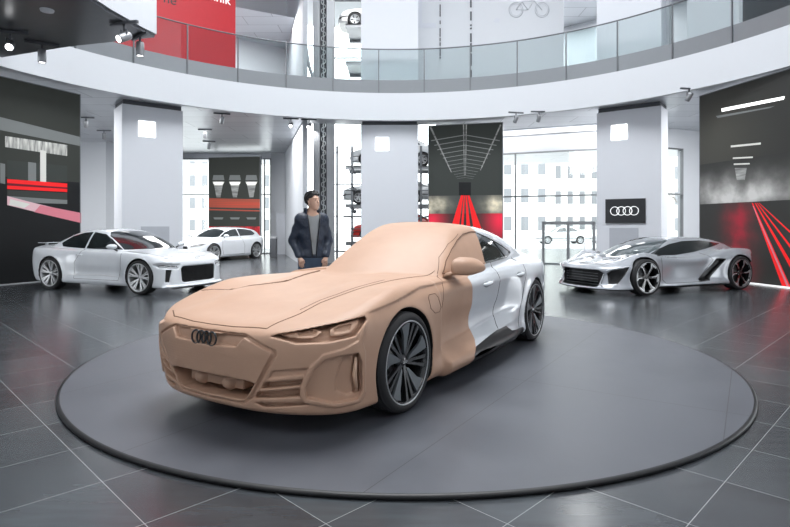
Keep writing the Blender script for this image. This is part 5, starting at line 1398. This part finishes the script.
# ceiling spotlights
def make_spot():
    r = empty('track_spotlight'); t = MB(); t.box(-.22, -.02, -.035, .22, .02, 0); t.build('track', M['steel_dark'], r)
    a = MB(); a.tube([(0, 0, -.03), (0, 0, -.12)], .015, 6); a.box(-.05, -.012, -.20, -.04, .012, -.10); a.box(.04, -.012, -.20, .05, .012, -.10); a.build('arm', M['steel_dark'], r)
    h = MB(); h.lathe([(0, .10), (.045, .10), (.055, .08), (.055, -.09), (.048, -.10), (.046, -.085), (0, -.08)], 18, axis='z', c=(0, 0, -.20)); ho = h.build('lamp_head', M['steel'], r)
    l = MB(); l.lathe([(0, -.088), (.045, -.088), (.045, -.084)], 18, axis='z', c=(0, 0, -.20)); l.build('lamp_lens', M['bulb'], ho)
    return r
spot0 = make_spot(); used = False
def spot(px, py, zc, label, tilt=(0, 0, 0), group=None, s=1.):
    global used
    Y = FPX*(zc-EYE)/(226-py); x = (px-395)/FPX*Y
    o = spot0 if not used else copy_tree(spot0); used = True
    o.location = (x, Y, zc); o.rotation_euler = (0, 0, tilt[2]); o.scale = (s, s, s); tag(o, label, 'spotlight', group)
    for c in kids(o):
        if c.name.startswith('lamp_head'): c.rotation_euler = (tilt[0], tilt[1], 0); p_ = Vector((0, 0, -.2)); c.location = p_-c.rotation_euler.to_matrix() @ p_
    return o
G1 = 'track spotlights under the dark landing'; G2 = 'track spotlights under the gallery ceiling'
spot(10, 31, 5.02, 'lit track spotlight at the far left under the dark landing', (-1.0, -.3, .3), G1, 1.35); spot(42, 42.5, 5.02, 'unlit track spotlight under the dark landing, second from the left', (0, 0, .6), G1, 1.35)
spot(124, 22, 5.02, 'lit track spotlight near the curved edge of the dark landing', (-1.0, .3, -.3), G1, 1.35); spot(140, 35, 5.02, 'unlit track spotlight at the right tip of the dark landing', (0, 0, -.7), G1, 1.35)
for px, py, lb in ((86, 117, 'small ceiling spotlight just right of the left screen'), (104, 130, 'small ceiling spotlight left of the pillar behind the coupe'), (222, 113, 'ceiling spotlight high above the small back screen'),
                   (205, 129, 'ceiling spotlight right of the left pillar, upper one of two'), (209, 141, 'ceiling spotlight right of the left pillar, lower one of two'), (291, 118, 'lit ceiling spotlight left of the lift tower, left one of the pair'), (309, 119, 'lit ceiling spotlight beside the lift tower, right one of the pair'),
                   (516, 112, 'ceiling spotlight right of the tunnel screen, left one of the pair'), (539, 111, 'ceiling spotlight right of the tunnel screen, right one of the pair'), (689, 88, 'ceiling spotlight above the right screen left corner')):
    spot(px, py, CEIL, lb, ((-1.0 if 'lit ' in lb else .5), .2, .5*random.random()), G2, 1.15)

# dark landing at the upper left
zb = 5.03; pl = [(-4.66, 10.66), (-4.76, 10.27), (-4.9, 9.48), (-4.96, 8.85), (-4.92, 7.5), (-4.7, 6), (-7.9, 6), (-8.6, 9), (-8.53, 11.93), (-6.63, 11.2)]
LD = empty('landing', (-7, 9, zb)); tag(LD, 'dark-bottomed landing with a white curved edge at the upper left corner', 'landing')
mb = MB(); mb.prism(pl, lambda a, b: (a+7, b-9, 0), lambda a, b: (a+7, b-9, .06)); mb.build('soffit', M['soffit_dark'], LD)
pin = [(a*1.0-(.0 if i > 5 else -.04), b) for i, (a, b) in enumerate(pl)]
mb = MB(); mb.prism(pin, lambda a, b: (a+7, b-9, .06), lambda a, b: (a+7, b-9, 1.0)); mb.build('deck', M['fascia'], LD)
mb = MB(); mb.lathe([(0, -.03), (.10, -.03), (.11, 0)], 20, axis='z', c=(at(47, 9.3)[0]+7, .3, 0)); mb.build('smoke_detector', M['fascia'], LD)

# upper storey
def arcwall(name, px0, px1, r, z0, z1, m, kind=True, th=.2):
    a, b = ringpt(px0, r), ringpt(px1, r); mb = MB(); wallseg(mb, a, b, z0, z1, th); o = mb.build(name, m)
    return struct(o) if kind else o
arcwall('wall_upper_middle', 414, 563.5, 10.6, UPF, 14, M['wall_white'])
arcwall('wall_upper_right', 687, 739, 10.6, UPF, 14, M['wall_white'])
arcwall('wall_upper_right_edge', 661, 669, 10.6, UPF, 14, M['wall_white'])
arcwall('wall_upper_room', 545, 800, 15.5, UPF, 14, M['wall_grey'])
arcwall('wall_upper_dark', 739, 860, 13.0, UPF, 14, M['steel_dark'])
arcwall('wall_upper_left', -60, 290, 17.2, UPF, 14, M['wall_white'])
mb = MB(); mb.add([(*ringpt(560, 10.8), TOP), (*ringpt(860, 10.8), TOP), (*ringpt(860, 22), TOP), (*ringpt(560, 22), TOP)], [(0, 1, 2, 3)]); struct(mb.build('ceiling', M['ceiling']))
mb = MB(); mb.add([(*ringpt(150, 13.2), TOP), (*ringpt(300, 13.2), TOP), (*ringpt(300, 24), TOP), (*ringpt(100, 24), TOP)], [(0, 1, 2, 3)]); struct(mb.build('ceiling', M['ceiling']))
# red banner wall with lettering
a, b = ringpt(100, 10.6), ringpt(235.5, 10.6); w = math.hypot(b[0]-a[0], b[1]-a[1]); BN = empty('banner_wall', (*a, 0), math.atan2(b[1]-a[1], b[0]-a[0])); tag(BN, 'tall red banner wall with black and white lettering on the upper gallery', 'banner')
mb = MB(); mb.box(0, 0, UPF, w, .2, 11.5); mb.build('banner_panel', M['red_banner'], BN)
def text(s, px_r, py_base, size, m, align='RIGHT'):
    cu = bpy.data.curves.new('txt', 'FONT'); cu.body = s; cu.size = size; cu.extrude = .004; cu.align_x = align
    o = bpy.data.objects.new('txt', cu); C.objects.link(o); dg = bpy.context.evaluated_depsgraph_get(); me = bpy.data.meshes.new_from_object(o.evaluated_get(dg)); bpy.data.objects.remove(o)
    t = (px_r-395)/FPX; dx, dy = (b[0]-a[0])/w, (b[1]-a[1])/w; sx = (t*a[1]-a[0])/(dx-t*dy); Y = a[1]+dy*sx
    l = link('lettering', me, m, BN, False); l.location = (sx, -.006, hgt(py_base, Y)); l.rotation_euler = (PI/2, 0, 0)
text('Technik', 230.5, 5.2, .42, M['sign_white']); text('ne', 176.5, 5.6, .42, M['sign_black'])
# upper doorway slit (glazed) and pale rooms
for px0, px1, lab in ((564, 596, 'bright'), (669, 686, 'slit')):
    a_, b_ = ringpt(px0, 12.2), ringpt(px1, 12.2); mb = MB(); wallseg(mb, a_, b_, UPF, UPF+(2.5 if lab == 'bright' else 1.3), .05); o = mb.build('glass_partition', M['rail_glass']); tag(o, 'glass partition in the upper opening right of the middle wall' if lab == 'bright' else 'glass partition in the narrow upper opening by the right pillar', 'partition')
# dotted cable lines and faint drawings on the upper wall
for px, wd, z0, z1 in ((440.3, .035, 7.3, 10.6), (471, .06, 6.3, 10.6)):
    mb = MB(); t = 0; z = z0; random.seed(int(px))
    p0 = ringpt(px, 10.56); ang = math.atan2(ringpt(563.5, 10.6)[1]-ringpt(414, 10.6)[1], ringpt(563.5, 10.6)[0]-ringpt(414, 10.6)[0])
    A_, B_ = ringpt(414, 10.6), ringpt(563.5, 10.6); tt_ = (px-395)/FPX; s_ = (tt_*A_[1]-A_[0])/((B_[0]-A_[0])-tt_*(B_[1]-A_[1])); p0 = (A_[0]+(B_[0]-A_[0])*s_, A_[1]+(B_[1]-A_[1])*s_)
    while z < z1:
        l = random.choice((.05, .12, .3, .42)); mb.box(-wd/2, -.04, z, wd/2, -.01, z+l, Matrix.Translation((p0[0], p0[1], 0)) @ Matrix.Rotation(ang, 4, 'Z')); z += l+random.choice((.04, .06, .15))
    o = mb.build('perforated_slot', M['steel_dark']); tag(o, 'thin dashed dark vertical slot on the upper white wall, '+('left and fainter one' if px < 450 else 'right and darker one'), 'slot')
A_, B_ = ringpt(414, 10.6), ringpt(563.5, 10.6); dirw = Vector((B_[0]-A_[0], B_[1]-A_[1], 0)).normalized(); nrmw = Vector((dirw.y, -dirw.x, 0))
def onup(px, py):
    t = (px-395)/FPX; s_ = (t*A_[1]-A_[0])/(dirw.x-t*dirw.y); Y = A_[1]+dirw.y*s_; return Vector((A_[0]+dirw.x*s_, Y, hgt(py, Y)))+nrmw*.012
M['sketch'] = mat('sketch_line', (.40, .42, .46), .8)
BK = empty('wall_drawing', onup(528, 10)); tag(BK, 'faint grey line drawing of a bicycle on the upper white wall', 'wall drawing')
mb = MB()
for cx in (516, 542):
    mb.tube([onup(cx+7*math.cos(a), 10+7.5*math.sin(a)) for a in [2*PI*i/24 for i in range(24)]], .008, 4, closed=True); mb.tube([onup(cx+5.5*math.cos(a), 10+6*math.sin(a)) for a in [2*PI*i/20 for i in range(20)]], .004, 4, closed=True)
for l in ([(516, 10), (522, 2), (534, 1), (528, 10), (516, 10)], [(522, 2), (528, 10)], [(534, 1), (542, 10)], [(533, -2), (537, -3)]): mb.tube([onup(*p) for p in l], .008, 4)
o = mb.build('drawing', M['sketch'], BK); o.matrix_parent_inverse = Matrix.Translation(-BK.location)
SK = empty('wall_drawing', onup(420, 15)); tag(SK, 'faint grey shape drawn on the upper wall beside the middle pillar', 'wall drawing')
mb = MB(); mb.add([onup(*p) for p in ((413, -4), (422, -4), (422, 23), (436, 23), (436, 28), (413, 28))], [(0, 1, 2, 3, 4, 5)]); M['sketch2'] = mat('sketch_fill', (.55, .57, .62), .8); o = mb.build('drawing', M['sketch2'], SK); o.matrix_parent_inverse = Matrix.Translation(-SK.location)
SK = empty('wall_drawing', onup(497, 20)); tag(SK, 'small faint grey machine drawing left of the bicycle drawing', 'wall drawing')
mb = MB(); mb.add([onup(*p) for p in ((493, 22), (496, 18), (500, 19), (499, 23))], [(0, 1, 2, 3)]); o = mb.build('drawing', M['sketch2'], SK); o.matrix_parent_inverse = Matrix.Translation(-SK.location)

# waste bin and low partition by the back wall
BI = empty('waste_bin', (*at(273.5, 24.3), 0)); tag(BI, 'slim dark grey waste bin standing by the grey back wall left of the person', 'bin')
mb = MB(); mb.box(-.14, -.14, .02, .14, .14, .82); mb.build('bin_body', M['steel_dark'], BI, bevel=.01); mb = MB(); mb.box(-.15, -.15, .82, .15, .15, .90); mb.build('bin_lid', M['steel'], BI, bevel=.01)
DP = empty('wall_panel', (*at(276, 26.7), 0)); tag(DP, 'pale grey door panel in the back wall right of the waste bin', 'panel')
mb = MB(); mb.box(0, 0, 0, .55, .05, 2.0); mb.build('panel_leaf', M['door_grey'], DP)

# outside: buildings, parked cars, a bare tree
def building(x0, x1, y, h, label, rows, cols, m):
    r = empty('building', ((x0+x1)/2, y, -.1)); tag(r, label, 'building', None); w = x1-x0
    mb = MB(); mb.box(-w/2, 0, 0, w/2, 8, h); mb.build('facade_wall', m, r)
    for i in range(cols):
        for j in range(rows):
            cx = -w/2+w*(i+.5)/cols; cz = h*(j+.55)/rows; mb = MB(); mb.box(cx-w/cols*.22, -.05, cz-h/rows*.24, cx+w/cols*.22, .02, cz+h/rows*.26); mb.build('window', M['facade_win'], r)
building(6, 17.5, 62, 22, 'pale office block outside seen through the left part of the entrance glazing', 7, 6, M['facade'])
building(19, 30, 72, 30, 'pale striped office block outside seen above the entrance doors', 9, 7, M['facade'])
building(32, 46, 64, 24, 'pale building outside seen through the narrow right window', 8, 7, M['facade'])
building(-36, -14, 70, 17, 'pale building outside seen beside the small back screen', 6, 14, M['facade'])
TRE = empty('bare_tree', (24.6, 46, -.1)); tag(TRE, 'bare leafless tree outside the narrow right window', 'tree')
mb = MB(); random.seed(3)
def br(p, d, l, r, n):
    q = p+d*l; mb.tube([p, p.lerp(q, .5)+Vector((random.uniform(-.1, .1)*l, 0, 0)), q], [r, r*.85, r*.65], 5)
    if n:
        for k in range(3): br(q, (d+Vector((random.uniform(-.8, .8), random.uniform(-.6, .6), random.uniform(-.1, .5)))).normalized(), l*.72, r*.6, n-1)
br(Vector((0, 0, 0)), Vector((0, 0, 1)), 1.6, .09, 5); mb.build('trunk_and_branches', M['bark'], TRE)
SKY = 5.5; E_LAMP = 340; E_UP = 260; E_SKY = 1150; E_FILL = 100; EXPO = .1
# ------------------------------------------------------------ cars and visitor in their places
hero = make_hero(); hero.location = (-1.24, 3.625, .03); hero.rotation_euler = (0, 0, R(58.1))
tag(hero, 'car', 'car')
hero['label'] = 'brown clay design model car with a painted white rear half on the turntable'
def put(root, wx, wy, x, y, ang, label):
    xl = Vector((math.cos(ang), math.sin(ang), 0)); yl = Vector((-math.sin(ang), math.cos(ang), 0))
    root.location = Vector((x, y, 0))-xl*wx-yl*wy; root.rotation_euler = (0, 0, ang); tag(root, label, 'car')
put(make_coupe(), .83, .93, -5.12, 10.95, R(180-22.6), 'white coupe with black mesh grille parked on the left before the dark screen')
put(make_supercar(), .95, -.98, 4.97, 10.8, R(22.6), 'low silver supercar with black side blades parked before the right screen')
put(make_hatch(), .85, -.91, -6.88, 21.0, R(66), 'white hatchback in the background in front of the small back screen')
person = make_person(); person.location = (-1.06, 7.0, .03); person.rotation_euler = (0, 0, R(18)); person.scale = (.93, .96, 1.0)
tag(person, None, 'person')
def lift_car(x, y, z, ang, label, m):
    o = make_oldcar(m); o.location = (x, y, z); o.rotation_euler = (0, 0, ang); tag(o, label, 'car'); return o
xL = at(349, 25.2)[0]
lift_car(xL, 25.7, 4.08, 0, 'silver classic car on the highest visible lift shelf behind the middle pillar', M['old_silver'])
lift_car(at(341.5, 25.2)[0], 25.7, 2.36, 0, 'silver classic car on the lift shelf just right of the person', M['old_silver'])
lift_car(at(350, 25.2)[0], 25.7, .66, 0, 'red classic car on the lowest lift shelf right of the person', M['red_paint'])
lift_car(at(338, 25.2)[0], 25.7, 10.42, 0, 'pale classic car on the upper storey lift shelf', M['cream_paint'])
pk = make_oldcar(M['old_silver'], 'street_car'); pk.location = (11.2, 44, -.05); tag(pk, 'parked car outside, left one seen through the entrance glazing', 'car', 'cars parked outside the entrance')
pk2 = copy_tree(pk); pk2.location = (16.0, 45.5, -.05); pk2['label'] = 'parked car outside, right one seen through the entrance glazing'

# ------------------------------------------------------------ light: sky through the rotunda's open top and the windows, gallery lamps, added fill from behind the camera
sc = bpy.context.scene
w = bpy.data.worlds.new('sky'); sc.world = w; w.use_nodes = True; nt = w.node_tree; bg = nt.nodes['Background']
bg.inputs[0].default_value = (.93, .965, 1.0, 1); bg.inputs[1].default_value = SKY
def area(name, loc, size, energy, rot=(0, 0, 0), col=(1, 1, 1), sy=None):
    l = bpy.data.lights.new(name, 'AREA'); l.energy = energy; l.color = col; l.size = size
    if sy: l.shape = 'RECTANGLE'; l.size_y = sy
    o = bpy.data.objects.new(name, l); C.objects.link(o); o.location = loc; o.rotation_euler = rot; return o
for d in (-62, -38, -22, 20, 38, 62): area('gallery_lamp', (*pol(12.5, d), CEIL-.06), 3.5, E_LAMP)
for d in (-40, -24, 22, 36): area('upper_lamp', (*pol(13.2, d), TOP-.1), 3., E_UP)
area('atrium_skylight', (0, CY, 13.8), 8, E_SKY, col=(.96, .98, 1)).data.spread = R(140)
for sx in (-4.2, 4.2): area('rear_fill', (sx, -1.0, 6.2), 2.2, E_FILL, (R(62), 0, R(-sx*-6)))  # unseen fill lights, added behind the camera to brighten the clay car's front
area('lift_lamp', (-.6, 22, 13.2), 3, E_UP*2)
cam = bpy.data.cameras.new('camera'); co = bpy.data.objects.new('camera', cam); C.objects.link(co); co.location = (0, 0, EYE); co.rotation_euler = (PI/2, 0, 0)
cam.sensor_width = 36; cam.lens = FPX/790*36; cam.shift_y = (226-263.5)/790; cam.clip_end = 400; sc.camera = co
sc.view_settings.view_transform = 'Standard'; sc.view_settings.look = 'None'; sc.view_settings.exposure = EXPO; sc.view_settings.gamma = 1
sc.cycles.use_denoising = True; sc.cycles.max_bounces = 8; sc.cycles.transparent_max_bounces = 16
